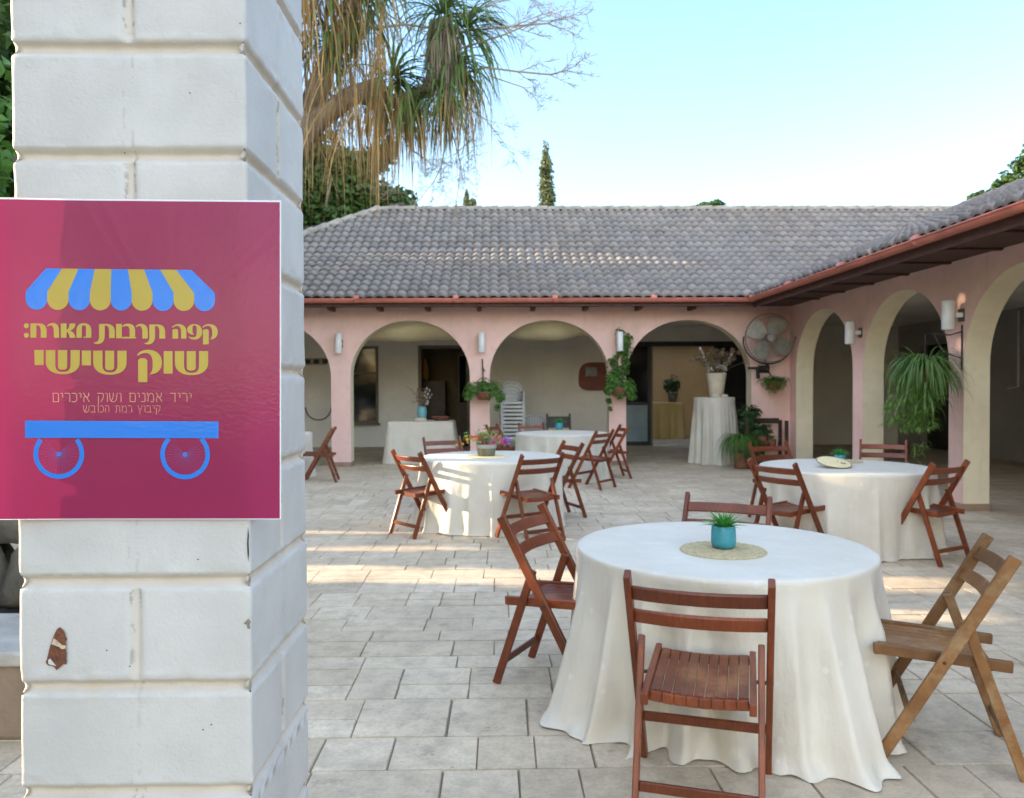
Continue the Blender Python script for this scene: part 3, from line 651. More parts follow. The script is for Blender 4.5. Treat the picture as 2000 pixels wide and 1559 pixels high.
# ================================================================== POSTER
PP0 = 1.492
def poster_mat(name, c, trans, rough=.5):
    t = NT(name); co = t.coords(True); n1 = t.noise(co, 3.0, 3)
    t.col(t.mix(n1, tuple(x * .93 for x in c), tuple(min(1, x * 1.06) for x in c)))
    t.b.inputs['Roughness'].default_value = rough; t.b.inputs['Specular IOR Level'].default_value = .15; t.b.inputs['Coat Weight'].default_value = .45; t.b.inputs['Coat Roughness'].default_value = .05
    a = t.noise(co, 150.0, 3, .6, .3, .7); b = t.noise(co, 38.0, 4, .6, .2, .8); m = t.mix(.4, a, b)
    bp = t.n('ShaderNodeBump'); bp.inputs['Strength'].default_value = .35; bp.inputs['Distance'].default_value = .0035; t.l(m, bp.inputs['Height'])
    geo = t.n('ShaderNodeNewGeometry'); c0 = P(322, 660, PP0); sb_ = t.n('ShaderNodeVectorMath', operation='SUBTRACT'); t.l(geo.outputs['Position'], sb_.inputs[0]); sb_.inputs[1].default_value = c0
    sx_ = t.n('ShaderNodeSeparateXYZ'); t.l(sb_.outputs[0], sx_.inputs[0]); an = t.n('ShaderNodeMath', operation='ARCTAN2'); t.l(sx_.outputs['X'], an.inputs[0]); t.l(sx_.outputs['Z'], an.inputs[1])
    n1d = t.n('ShaderNodeTexNoise', noise_dimensions='1D'); n1d.inputs['Scale'].default_value = 9.0; n1d.inputs['Detail'].default_value = 2; t.l(an.outputs[0], n1d.inputs['W'])
    st = t.n('ShaderNodeMapRange'); st.inputs[1].default_value = .50; st.inputs[2].default_value = .62; t.l(n1d.outputs[0], st.inputs[0])
    ln_ = t.n('ShaderNodeVectorMath', operation='LENGTH'); t.l(sb_.outputs[0], ln_.inputs[0])
    r1 = t.n('ShaderNodeMapRange', interpolation_type='SMOOTHSTEP'); r1.inputs[1].default_value = .05; r1.inputs[2].default_value = .18; t.l(ln_.outputs['Value'], r1.inputs[0])
    zz = t.n('ShaderNodeMapRange', interpolation_type='SMOOTHSTEP'); zz.inputs[1].default_value = .02; zz.inputs[2].default_value = .16; t.l(sx_.outputs['Z'], zz.inputs[0])
    cosm = t.n('ShaderNodeMapRange', interpolation_type='SMOOTHSTEP'); cosm.inputs[1].default_value = 1.25; cosm.inputs[2].default_value = .75; ab = t.n('ShaderNodeMath', operation='ABSOLUTE'); t.l(an.outputs[0], ab.inputs[0]); t.l(ab.outputs[0], cosm.inputs[0])
    wr = t.mul(t.mul(t.mul(st.outputs[0], r1.outputs[0]), zz.outputs[0]), cosm.outputs[0])
    fine = t.noise(co, 230.0, 2, .6, .35, .65); sm = t.n('ShaderNodeMath', operation='ADD'); t.l(t.mul(m, .25), sm.inputs[0]); t.l(t.mul(t.mul(fine, .22), wr), sm.inputs[1]); t.l(sm.outputs[0], bp.inputs['Height'])
    t.l(bp.outputs[0], t.b.inputs['Coat Normal'])
    tr = t.n('ShaderNodeBsdfTranslucent'); ms = t.n('ShaderNodeMixShader'); ms.inputs[0].default_value = trans
    t.l(t.b.inputs['Base Color'].links[0].from_socket, tr.inputs[0]); t.l(t.b.outputs[0], ms.inputs[1]); t.l(tr.outputs[0], ms.inputs[2]); t.l(ms.outputs[0], t.out.inputs[0])
    return t.mat
PM = poster_mat('magenta_print', (0.32, 0.024, 0.092), .36); PWH = poster_mat('white_paper', (0.74, 0.73, 0.78), .3)
PB = poster_mat('blue_print', (0.016, 0.175, 0.62), .15); PYL = poster_mat('mustard_print', (0.42, 0.315, 0.05), .2); PK = poster_mat('salmon_print', (0.66, 0.30, 0.20), .2)
def py_at(x): return PP0 - .006 * max(0, min(1, (PL + .16 - x) / .16)) ** 1.5
def pp(px, py, lift=0.0):
    q = P(px, py, PP0); return Vector((q.x, py_at(q.x) - lift, q.z))
xl, xr, yt, yb = -52, 549, 387, 1014.5
nx = 30; xs = [xl, 0 - 44] + list(np.linspace(-30, 546.5, nx)) + [xr]
def ytop(x): return yt + (x / 548) * 4.5
ys = lambda x: [ytop(x), ytop(x) + 3.5] + list(np.linspace(ytop(x) + 30, yb - 20, 12)) + [yb - 1.5, yb]
b = MB(); grid = [[pp(x, y) for y in ys(x)] for x in xs]; ny = len(grid[0])
vs = [p for c in grid for p in c]
for i in range(len(xs) - 1):
    for k in range(ny - 1):
        b.f.append([i * ny + k, i * ny + k + 1, (i + 1) * ny + k + 1, (i + 1) * ny + k]); b.m.append(1 if (k in (0, ny - 2) or i in (0, len(xs) - 2)) else 0)
b.v = [tuple(p) for p in vs]
post = b.build('poster', [PM, PWH], smooth=True)
tag(post, 'magenta market poster with a blue and mustard stall drawing, stuck on the white pillar', 'poster')
def bez(path):
    """M/L/C path in pixels -> polygon"""
    out = []; tok = path.replace(',', ' ').split(); i = 0; cur = None
    while i < len(tok):
        c = tok[i]; i += 1
        if c in 'ML':
            while i + 1 < len(tok) + 0 and i < len(tok) and tok[i] not in 'MLCZ':
                cur = (float(tok[i]), float(tok[i + 1])); out.append(cur); i += 2
        elif c == 'C':
            while i < len(tok) and tok[i] not in 'MLCZ':
                q = [float(z) for z in tok[i:i + 6]]; i += 6; p0 = cur
                for k in range(1, 11):
                    s = k / 10; r = 1 - s
                    out.append(tuple(r ** 3 * p0[a] + 3 * r * r * s * q[a] + 3 * r * s * s * q[2 + a] + s ** 3 * q[4 + a] for a in (0, 1)))
                cur = (q[4], q[5])
    if len(out) > 1 and abs(out[0][0] - out[-1][0]) + abs(out[0][1] - out[-1][1]) < .01: out.pop()
    return out
def decal(name, polys, mat, lift=.0005, parent=None):
    bm = bmesh.new()
    for poly in polys:
        from mathutils.geometry import tessellate_polygon
        vv = [bm.verts.new(pp(x, y, lift)) for x, y in poly]
        for tri in tessellate_polygon([[Vector((x, y, 0)) for x, y in poly]]):
            if len(set(tri)) == 3:
                try: bm.faces.new([vv[i] for i in tri])
                except ValueError: pass
    me = bpy.data.meshes.new(name); bm.normal_update()
    for f in bm.faces:
        if f.normal.y > 0: f.normal_flip()
    bm.to_mesh(me); bm.free(); me.materials.append(mat); me.polygons.foreach_set('use_smooth', [False] * len(me.polygons))
    o = bpy.data.objects.new(name, me); scene.collection.objects.link(o); o.parent = parent or post; return o
# awning: nine stripes fanning out, each with a scalloped end (crop px / 5 + offset)
top_x = [258, 412, 570, 727, 888, 1050, 1208, 1366, 1522, 1672]; bot_x = [66, 270, 474, 679, 883, 1087, 1291, 1496, 1697, 1900]
for k in range(9):
    a, c = bot_x[k], bot_x[k + 1]; dy = k * 1.7; r = (c - a) / 2; yy = 300 + dy
    arc = [((a + c) / 2 + r * math.cos(th), 375 + dy + r * 1.0 * math.sin(th)) for th in [PI * i / 16 for i in range(17)]]
    poly = [(top_x[k], 74 + k * 1.5), (top_x[k + 1], 75.5 + k * 1.5), (c, yy)] + arc + [(a, yy)]
    decal('awning_stripe', [[(40 + x / 5, 510 + y / 5) for x, y in poly]], PB if k % 2 == 0 else PYL, .0005)
ofA = lambda poly, dx=0, dy=0: [(240 + (x + dx) / 10, 615 + (y + dy) / 10) for x, y in poly]
ofB = lambda poly: [(40 + x / 10, 615 + y / 10) for x, y in poly]
SH1 = bez('M 1018,710 L 1198,710 L 1198,1000 C 1200,1100 1260,1135 1345,1135 C 1430,1135 1488,1100 1490,1000 L 1490,710 L 1668,710 L 1668,940 C 1668,1090 1540,1178 1345,1178 C 1150,1178 1018,1090 1018,940')
SH2 = bez('M 1250,710 L 1425,710 L 1425,1030 C 1425,1075 1390,1090 1338,1090 C 1285,1090 1250,1075 1250,1030')
big = [ofA(SH1), ofA(SH2), ofA(SH1, -1593, -8), ofA(SH2, -1593, -8), ofA(SH1, -2503, -18), ofA(SH2, -2503, -18),
       ofA([(800, 710), (972, 710), (975, 1150), (800, 1150)]),
       ofA(bez('M 282,785 C 330,700 430,685 500,685 C 680,690 765,800 765,930 C 765,1070 680,1160 520,1165 C 575,1120 585,1060 585,980 L 585,920 C 580,810 530,745 450,745 C 390,745 340,765 300,800')),
       ofA(bez('M 300,890 C 320,855 355,848 390,848 C 425,848 460,855 480,890 L 480,1315 L 303,1315')),
       ofB([(1203, 700), (1380, 700), (1380, 988), (1203, 988)]), ofB([(298, 690), (472, 690), (474, 982), (302, 982)])]
decal('market_title', big, PYL)
A_ = ['M 1558,240 C 1590,195 1640,183 1690,183 C 1800,185 1855,250 1855,335 C 1855,425 1800,480 1705,482 C 1740,450 1750,410 1748,370 L 1748,340 C 1745,260 1720,220 1670,218 C 1630,218 1590,225 1565,255',
      'M 1565,310 C 1580,285 1600,282 1625,282 C 1650,282 1665,288 1680,310 L 1680,578 L 1568,578',
      'M 1385,388 L 1360,384 C 1300,380 1258,340 1258,290 C 1258,230 1320,183 1400,183 C 1490,183 1552,245 1552,330 C 1552,420 1490,485 1400,485 C 1340,483 1300,460 1278,420 C 1310,435 1350,442 1385,440 C 1430,435 1445,400 1445,350 L 1445,260 C 1445,225 1425,205 1400,205 C 1372,205 1362,230 1362,260 L 1362,340 C 1362,365 1375,372 1392,375',
      'M 960,240 C 1000,195 1060,183 1100,183 C 1190,190 1243,250 1243,330 L 1243,466 L 1140,466 L 1140,330 C 1138,260 1110,218 1065,218 C 1020,218 995,230 975,255',
      'M 972,300 C 985,282 1005,278 1028,278 C 1050,278 1070,282 1082,300 L 1082,466 L 972,466',
      'M 520,190 L 700,190 C 780,195 828,250 828,340 L 828,464 L 715,464 L 715,320 C 712,250 690,220 640,220 L 630,220 L 630,430 C 625,530 560,580 490,578 C 460,575 430,570 412,558 C 480,548 520,520 520,440',
      'M 252,228 C 290,185 330,178 365,178 C 450,185 488,240 488,330 L 488,464 L 382,464 L 382,330 C 380,260 360,222 325,220 C 295,220 280,230 262,245',
      'M -8,222 C 20,185 70,175 115,175 C 200,180 242,235 242,310 L 242,400 C 240,415 235,428 220,432 L 260,432 L 260,462 L -10,462 L -10,432 L 135,432 L 135,300 C 132,245 105,220 70,220 C 35,220 10,230 -2,245']
B_ = ['M 1870,180 L 1982,180 L 1982,458 L 1870,458',
      'M 1538,180 L 1700,180 C 1790,185 1842,240 1842,320 L 1842,456 L 1735,456 L 1735,310 C 1730,240 1710,210 1660,210 L 1648,210 L 1648,420 C 1645,520 1580,572 1500,570 C 1470,568 1440,560 1425,545 C 1500,540 1535,510 1538,440',
      'M 1100,450 L 1100,290 C 1105,215 1160,165 1245,165 C 1330,165 1388,220 1388,300 L 1388,450 L 1235,450 L 1235,428 L 1285,428 L 1285,250 C 1285,220 1270,205 1245,205 C 1218,205 1203,220 1203,250 L 1203,450',
      'M 800,172 L 910,172 L 910,298 C 945,285 965,230 970,172 L 1078,172 L 1078,200 C 1070,260 1020,290 975,315 C 1035,330 1078,380 1078,450 L 970,450 C 965,390 945,350 910,335 L 910,450 L 800,450',
      'M 540,215 C 580,170 620,163 655,163 C 735,170 768,230 768,310 L 768,450 L 668,450 L 668,310 C 665,250 645,210 610,208 C 580,210 565,220 548,232',
      'M 222,172 L 400,172 C 490,180 530,235 530,320 L 530,450 L 418,450 L 418,310 C 415,240 395,207 345,207 L 335,207 L 335,450 L 222,450']
colon = [[(145 + 48 * math.cos(2 * PI * i / 18), cy + 48 * math.sin(2 * PI * i / 18)) for i in range(18)] for cy in (218, 405)]
decal('host_line', [ofA(bez(p)) for p in A_] + [ofB(bez(p)) for p in B_] + [ofB(c) for c in colon], PYL)
GLY = {'\u05d9': (.22, [[(0, .03), (.18, .03), (.22, .1), (.22, .5)]]), '\u05e8': (.55, [[(0, .03), (.42, .03), (.52, .1), (.55, .25), (.55, 1)]]),
 '\u05d3': (.62, [[(0, .03), (.62, .03)], [(.52, .03), (.52, 1)]]), '\u05d0': (.70, [[(.04, 0), (.70, 1)], [(.62, 0), (.64, .25), (.42, .56)], [(.24, .30), (.08, .58), (.08, .9), (.12, 1)]]),
 '\u05de': (.74, [[(0, 0), (.16, .30)], [(.08, 1), (.16, .30), (.30, .05), (.52, .03), (.68, .16), (.74, .5), (.74, 1), (.42, 1)]]), '\u05e0': (.40, [[(.1, .03), (.32, .03), (.40, .12), (.40, 1), (0, 1)]]),
 '\u05dd': (.66, [[(0, .03), (.58, .03), (.66, .13), (.66, 1), (.08, 1), (.08, .03)]]), '\u05d5': (.20, [[(0, .03), (.14, .03), (.2, .12), (.2, 1)]]),
 '\u05e9': (.86, [[(0, 0), (.06, .7), (.22, 1), (.6, 1), (.78, .72), (.86, 0)], [(.44, 0), (.42, .4), (.20, .98)]]), '\u05e7': (.64, [[(0, .03), (.54, .03), (.64, .12), (.60, .6), (.36, 1)], [(.08, .36), (.08, 1.36)]]),
 '\u05db': (.53, [[(0, .03), (.34, .03), (.53, .2), (.53, .8), (.36, 1), (0, 1)]]), '\u05d1': (.66, [[(0, .03), (.42, .03), (.55, .13), (.55, 1)], [(0, 1), (.66, 1)]]),
 '\u05e5': (.60, [[(0, 0), (.10, .32), (.28, .72)], [(.60, 0), (.54, .42), (.28, .72), (.28, 1.32)]]), '\u05ea': (.68, [[(.06, .03), (.5, .03), (.66, .14), (.68, 1)], [(.2, .03), (.2, .82), (.13, 1), (0, 1)]]),
 '\u05d4': (.58, [[(0, .03), (.44, .03), (.56, .12), (.58, 1)], [(.06, .40), (.06, 1)]])}
def thin_text(name, s, x0, x1, ytop_, ybase, mat):
    w = [(.46 if c == ' ' else GLY[c][0]) for c in s[::-1]]; gap = .24; tot = sum(w) + gap * (len(w) - 1); sx = (x1 - x0) / tot; h = ybase - ytop_; u = 0; polys = []; hw = h * .042
    for c, wc in zip(s[::-1], w):
        if c != ' ':
            for st in GLY[c][1]:
                q = [Vector((x0 + (u + a) * sx, ytop_ + b_ * h)) for a, b_ in st]
                for i in range(len(q) - 1):
                    d = (q[i + 1] - q[i]).normalized(); nn = Vector((-d.y, d.x)) * hw; e = d * hw * .8
                    polys.append([tuple(z) for z in (q[i] - e - nn, q[i] - e + nn, q[i + 1] + e + nn, q[i + 1] + e - nn)])
        u += wc + gap
    for k, pl in enumerate(polys): pass
    o = decal(name, polys, mat, .0006); return o
thin_text('fair_line', '\u05d9\u05e8\u05d9\u05d3 \u05d0\u05de\u05e0\u05d9\u05dd \u05d5\u05e9\u05d5\u05e7 \u05d0\u05d9\u05db\u05e8\u05d9\u05dd', 104.3, 373.5, 767.8, 784.8, PK)
thin_text('place_line', '\u05e7\u05d9\u05d1\u05d5\u05e5 \u05e8\u05de\u05ea \u05d4\u05db\u05d5\u05d1\u05e9', 163.5, 313.0, 792.4, 805.0, PK)
decal('cart_bar', [[(52, 821.5), (427, 823.5), (427, 856), (52, 855)]], PB)
def ringpoly(cx, cy, r0, r1, y_clip, n=64):
    out = []
    for k in range(n):
        a0, a1 = 2 * PI * k / n, 2 * PI * (k + 1) / n
        q = [(cx + r0 * math.cos(a0), cy + r0 * math.sin(a0)), (cx + r1 * math.cos(a0), cy + r1 * math.sin(a0)), (cx + r1 * math.cos(a1), cy + r1 * math.sin(a1)), (cx + r0 * math.cos(a1), cy + r0 * math.sin(a1))]
        if min(p[1] for p in q) > y_clip: out.append(q)
    return out
for cx, cy in ((116.5, 886.5), (361.8, 887.8)):
    w = decal('wheel', ringpoly(cx, cy, 39.6, 48.5, 853) , PB, .0007)
    sp = [[(cx + 5 * math.cos(a) - .22 * math.sin(a), cy + 5 * math.sin(a) + .22 * math.cos(a)), (cx + 5 * math.cos(a) + .22 * math.sin(a), cy + 5 * math.sin(a) - .22 * math.cos(a)), (cx + 39 * math.cos(a) + .12 * math.sin(a), cy + 39 * math.sin(a) - .12 * math.cos(a)), (cx + 39 * math.cos(a) - .12 * math.sin(a), cy + 39 * math.sin(a) + .12 * math.cos(a))] for a in [2 * PI * k / 32 for k in range(32)] if cy + 39 * math.sin(a) > 857]
    decal('spokes', sp, poster_mat('spoke_print', (0.14, 0.13, 0.42), .2), .0004, w)
    decal('hub', ringpoly(cx, cy, 1.4, 4.4, 0, 20), PB, .0007, w)
# ================================================================== FOLDING CHAIRS
def chair_proto(wm, sm, bend=0):
    root = empty('folding_chair')
    ang = lambda z: .20 - .47 * z / .84
    for s in (-1, 1):
        b = MB(); b.bar((s * .236, .20, 0.0), (s * .236, -.27, .84), .024, .046); b.build('front_leg', wm, root, bevel=.005, seg=2)
        b = MB(); b.bar((s * .206, -.112, .585), (s * .206, -.315, 0.0), .022, .040); b.build('rear_leg', wm, root, bevel=.004, seg=2)
        b = MB(); b.tube([(s * .190, ang(.425) + .002, .425), (s * .2495, ang(.425) + .002, .425)], .007, 8); b.build('bolt', M['steel'], root)
    for zc in (.765, .672):
        vs = []; n = 12; up = Vector((0, -.47, .84)).normalized(); nv = Vector((0, .84, .47)).normalized()
        for i in range(n + 1):
            t = -1 + 2 * i / n; c = Vector((t * .2245, ang(zc) - .034 * (1 - t * t), zc))
            for a, bb in ((-1, -1), (1, -1), (1, 1), (-1, 1)): vs.append(c + nv * (a * .0075) + up * (bb * .029))
        fs = [(i * 4 + k, i * 4 + (k + 1) % 4, i * 4 + 4 + (k + 1) % 4, i * 4 + 4 + k) for i in range(n) for k in range(4)] + [(3, 2, 1, 0), (n * 4, n * 4 + 1, n * 4 + 2, n * 4 + 3)]
        b = MB(); b.add(vs, fs); b.build('back_slat', wm, root, bevel=.003)
    dz = lambda x: -.012 * (1 - (x / .165) ** 2)
    b = MB(); n = 9
    for k in range(n):
        x = -.147 + .2945 * k / (n - 1)
        b.bar((x, .185, .442 + dz(x)), (x, -.200, .424 + dz(x)), .0340, .012)
    b.build('seat', sm, root, bevel=.002)
    b = MB()
    for s in (-1, 1): b.bar((s * .1785, .205, .437), (s * .1785, -.275, .414), .024, .042)
    for y, z in ((.192, .425), (-.205, .405)):
        for k in range(8):
            x0, x1 = -.1665 + .333 * k / 8, -.1665 + .333 * (k + 1) / 8
            b.bar((x0, y, z + dz((x0)) * .8), (x1, y, z + dz((x1)) * .8), .018, .036, side=(0, 1, 0))
    b.build('seat_frame', wm, root, bevel=.003)
    b = MB(); b.bar((-.224, ang(.21), .21), (.224, ang(.21), .21), .016, .036, side=(0, 1, 0)); b.build('front_stretcher', wm, root, bevel=.003)
    zr = .115; yr = -.112 - .203 * (.585 - zr) / .585
    b = MB(); b.bar((-.195, yr, zr), (.195, yr, zr), .016, .034, side=(0, 1, 0)); b.build('rear_stretcher', wm, root, bevel=.003)
    return root
proto = chair_proto(M['wood'], M['seatwood']); old = chair_proto(M['oldwood'], M['oldwood'])
CH = [  # x, y, facing dx, dy, scale, label
 (0.76, 2.975, .30, .95, 1.03, 'reddish folding chair in the foreground, back to the camera, in front of the nearest table'),
 (0.36, 4.10, .89, -.46, 1.03, 'reddish folding chair left of the nearest table, facing right'),
 (1.245, 4.50, -.45, -.89, 1.03, 'reddish folding chair behind the nearest table, only its back slats above the cloth'),
 (-0.76, 8.27, .75, .66, 1.03, 'sunlit folding chair at the left of the flower pot table, leftmost seat there'),
 (0.27, 7.93, -.53, .85, 1.03, 'folding chair at the front of the flower pot table, back towards the camera'),
 (0.60, 9.20, -.93, -.36, 1.03, 'folding chair at the right of the flower pot table, seen from behind at an angle'),
 (-0.66, 10.05, .38, -.92, 1.03, 'folding chair behind the flower pot table, only its top slat showing left of the pot'),
 (0.10, 13.55, .90, -.35, 1.03, 'half hidden folding chair at the left of the farthest full table, behind the flower pot'),
 (0.63, 14.42, .25, -.97, 1.0, 'folding chair behind the farthest full table, in front of the plastic chairs'),
 (1.33, 11.85, -.80, .62, 1.03, 'folding chair at the front right of the farthest full table, nearest the viewer'),
 (1.78, 13.05, -.97, -.12, 1.03, 'folding chair at the right of the farthest full table, beside the ivy pillar'),
 (2.58, 6.96, .86, .51, 1.03, 'folding chair at the front left of the straw hat table, turned to the right'),
 (3.70, 6.93, -.48, .88, 1.03, 'folding chair at the front right of the straw hat table, sun on its posts'),
 (3.16, 8.84, .28, -.96, 1.03, 'folding chair at the back left of the straw hat table, before the plant stand'),
 (4.40, 9.06, -.45, -.89, 1.03, 'folding chair at the back right of the straw hat table, under the spider plant'),
 (-2.95, 12.78, -.99, -.10, 1.03, 'folding chair beside the white pillar at far left, facing left to a hidden table'),
]
first = True
for (x, y, dx, dy, s, lab) in CH:
    o = proto if first else copy_tree(proto); first = False
    o.location = (x, y, 0); o.rotation_euler = (0, 0, math.atan2(dy, dx) - PI / 2); o.scale = (s, s, s)
    tag(o, lab, 'chair', 'wooden folding chairs around the tables')
old.location = (1.79, 3.31, 0); old.rotation_euler = (0, 0, math.atan2(.36, -.93) - PI / 2); old.scale = (1.03,) * 3
tag(old, 'weathered light brown folding chair right of the nearest table, seen from the side', 'chair', 'wooden folding chairs around the tables')

# ================================================================== TABLECLOTHS
def round_cloth(name, c, r, top, label, seed, flare=.10, corner=.10, th0=200, folds=11, amp=.030, puddle=.02, dents=(), mat='cloth', group='white cloths on round tables', NT_=360, reach=1.0):
    rg = random.Random(seed); c = Vector(c)
    ks = [(folds + d, rg.uniform(0, 6.28), rg.uniform(.5, 1.0)) for d in (-4, -2, -1, 0, 2, 3)]
    V = []; Fq = []
    prof = [(f, 0, 0) for f in (0.0, .25, .5, .75, .92)]
    ND = 34; rows = []
    for k in range(NT_):
        th = 2 * PI * k / NT_
        f = sum(a * math.cos(n * th + p) for n, p, a in ks) / 2.6; f = max(-1.4, min(1.6, f))
        ph = folds * .5 * th + 1.5 * math.sin(2 * th + seed) + .75 * math.sin(5 * th + 2 * seed); rdg = 1 - 2 * abs(math.sin(ph)) ** .8; fs_ = .35 * math.copysign(abs(f) ** .8, f) + .85 * rdg * (.62 + .38 * math.sin(3 * th + seed))
        cc = max(0, math.cos(2 * (th - R(th0)))) ** 3 * 1.0
        if abs(((th - R(th0) + PI / 4) % (PI / 2)) - PI / 4) > PI / 4: cc = 0
        cc = max(0, math.cos(4 * (th - R(th0)))) ** 2
        fl = flare + corner * cc
        dent = 0
        for (a, w, dep) in dents:
            dd = (math.degrees(th) - a + 180) % 360 - 180; dent += dep * math.exp(-(dd / w) ** 2)
        col = []
        for q in (0.02, .3, .6, .85, .96): col.append((r * q, top + .0015 * math.sin(9 * th * (q > .5)) * 0))
        col.append((r * .992, top - .0015)); col.append((r * 1.004, top - .008)); col.append((r * 1.008, top - .020))
        for j in range(1, ND + 1):
            t = j / ND; z = (top - .02) * (1 - t)
            wob = .18 * math.sin(2.2 * t + seed + 2 * th) + .12 * math.sin(5 * t + 3 * th + seed)
            fa = amp * min(1, t * 3.0) ** 1.1 * (0.50 + .85 * t)
            rad = r * 1.008 + fl * (t ** 1.35) + fs_ * fa + wob * .02 * t - dent * min(1, t * 3) * (1 - .2 * t)
            if t > .90: rad += puddle * ((t - .90) / .10) ** 1.5 * (1 + .6 * math.sin(folds * 1.7 * th + seed))
            zz = max(.006 + .004 * math.sin(7 * th + j), z + (.010 * math.sin(folds * 1.3 * th + seed) if t > .96 else 0))
            col.append((rad, zz))
        rows.append([(c.x + rr * math.cos(th), c.y + rr * math.sin(th), z) for rr, z in col])
    nc = len(rows[0]); V = np.array([p for row in rows for p in row] + [(c.x, c.y, top)])
    fl_ = []
    for k in range(NT_):
        k2 = (k + 1) % NT_
        for j in range(nc - 1): fl_.append((k * nc + j, k * nc + j + 1, k2 * nc + j + 1, k2 * nc + j))
    V[:, :3] -= np.array([c.x, c.y, 0])
    cen = len(V) - 1
    o = np_mesh(name, V, np.array(fl_), M[mat], smooth=True); o.location = (c.x, c.y, 0)
    bm = bmesh.new(); bm.from_mesh(o.data); bm.verts.ensure_lookup_table()
    for k in range(NT_): fc = bm.faces.new((bm.verts[k * nc], bm.verts[((k + 1) % NT_) * nc], bm.verts[cen])); fc.smooth = True
    bmesh.ops.recalc_face_normals(bm, faces=bm.faces); bm.to_mesh(o.data); bm.free()
    tag(o, label, 'tablecloth', group)
    return o
T1 = (1.075, 3.84); T2 = (-.10, 8.80); T3 = (3.30, 7.55); T4 = (1.02, 13.1); T5 = (-3.95, 13.4); TOP = .745
round_cloth('tablecloth', T1, .70, TOP, 'long ivory cloth on the nearest round table, its corners trailing on the paving', 3, .05, .17, 203, 21, .070, .03, dents=((250, 17, .065),))
round_cloth('tablecloth', T2, .78, TOP, 'sun striped ivory cloth on the round table with the flower pot', 11, .03, .05, 225, 15, .050, .01)
round_cloth('tablecloth', T3, .78, TOP, 'ivory cloth on the round table with the straw hat', 5, .03, .04, 250, 18, .046, .01)
round_cloth('tablecloth', T4, .76, TOP, 'ivory cloth on the round table farthest back, before the middle arch', 8, .04, .06, 300, 18, .036, .01)
round_cloth('tablecloth', T5, .76, TOP, 'white cloth edge on the table at far left, mostly hidden by the pillar', 9, .03, .05, 300, 11, .026, .02)
ct = P(1395, 776, 15.35)
round_cloth('tablecloth', (ct.x, 15.35), .385, ct.z, 'tall pleated white cloth over the bar table holding the dried flower vase', 21, .05, .05, 270, 15, .050, .0, group=None, NT_=260)
# tables under the cloths (a round top on crossed legs)
def round_table(c, r, top, label, group='round tables under white cloths'):
    root = empty('round_table', (c[0], c[1], 0)); b = MB(); b.lathe([(0, top - .03), (r - .02, top - .03), (r - .012, top - .018), (r - .02, top - .006), (0, top - .006)], 40); b.build('tabletop', M['oldwood'], root)
    for k in range(4):
        a = PI / 4 + k * PI / 2; b = MB(); b.tube([(math.cos(a) * r * .55, math.sin(a) * r * .55, top - .031), (math.cos(a) * r * .66, math.sin(a) * r * .66, 0)], .016, 8); b.build('leg', M['steel'], root)
    tag(root, label, 'table', group)
# rectangular buffet table in the left arch
def box_cloth(name, x0, x1, y0, y1, top, label, mat='cloth', flare=.07, seed=4):
    rg = random.Random(seed); per = []; n = 46
    cor = [(x0, y0), (x1, y0), (x1, y1), (x0, y1)]
    for e in range(4):
        a, b_ = Vector(cor[e]), Vector(cor[(e + 1) % 4])
        for i in range(n): per.append((a.lerp(b_, i / n), e, i / n))
    cx, cy = (x0 + x1) / 2, (y0 + y1) / 2; ND = 18; rows = []
    for idx, (p, e, s) in enumerate(per):
        nv = Vector(((0, -1), (1, 0), (0, 1), (-1, 0))[e]); cd = min(s, 1 - s) * n / 6; cn = math.exp(-cd * cd)
        if s == 0: nv = (nv + Vector(((0, -1), (1, 0), (0, 1), (-1, 0))[(e - 1) % 4])).normalized()
        th = idx / len(per) * 2 * PI; f = math.cos(13 * th + seed) * .5 + math.cos(21 * th + 2 * seed) * .3 + math.cos(8 * th) * .4
        row = [(cx + (p.x - cx) * q, cy + (p.y - cy) * q, top) for q in (.05, .6, .97)] + [(p.x + nv.x * .006, p.y + nv.y * .006, top - .012)]
        for j in range(1, ND + 1):
            t = j / ND; o = .008 + flare * t + cn * .05 * t + f * .022 * t
            row.append((p.x + nv.x * o, p.y + nv.y * o, max(.008, (top - .012) * (1 - t))))
        rows.append(row)
    nc = len(rows[0]); N = len(rows); V = [q for r_ in rows for q in r_]
    fs = [(k * nc + j, k * nc + j + 1, ((k + 1) % N) * nc + j + 1, ((k + 1) % N) * nc + j) for k in range(N) for j in range(nc - 1)]
    b = MB(); b.add(V, fs); b.f.append([k * nc for k in range(N)]); b.m.append(0)
    o = b.build(name, M[mat], smooth=True); tag(o, label, 'tablecloth'); return o
bx0, bx1 = P(758, 820, 15.62).x, P(884, 820, 15.62).x; bt = P(820, 823, 15.65).z
box_cloth('tablecloth', bx0, bx1, 15.62, 16.32, bt, 'white cloth over the rectangular table in the left arch, under the teal vase')
yx0, yx1 = P(1274, 786, 22.3).x, P(1334, 786, 22.3).x; yt_ = P(1300, 786, 22.3).z
box_cloth('tablecloth', yx0, yx1, 22.3, 23.0, yt_, 'dim yellow cloth on the table inside the room behind the right hand arch', 'cloth_yellow', .02)

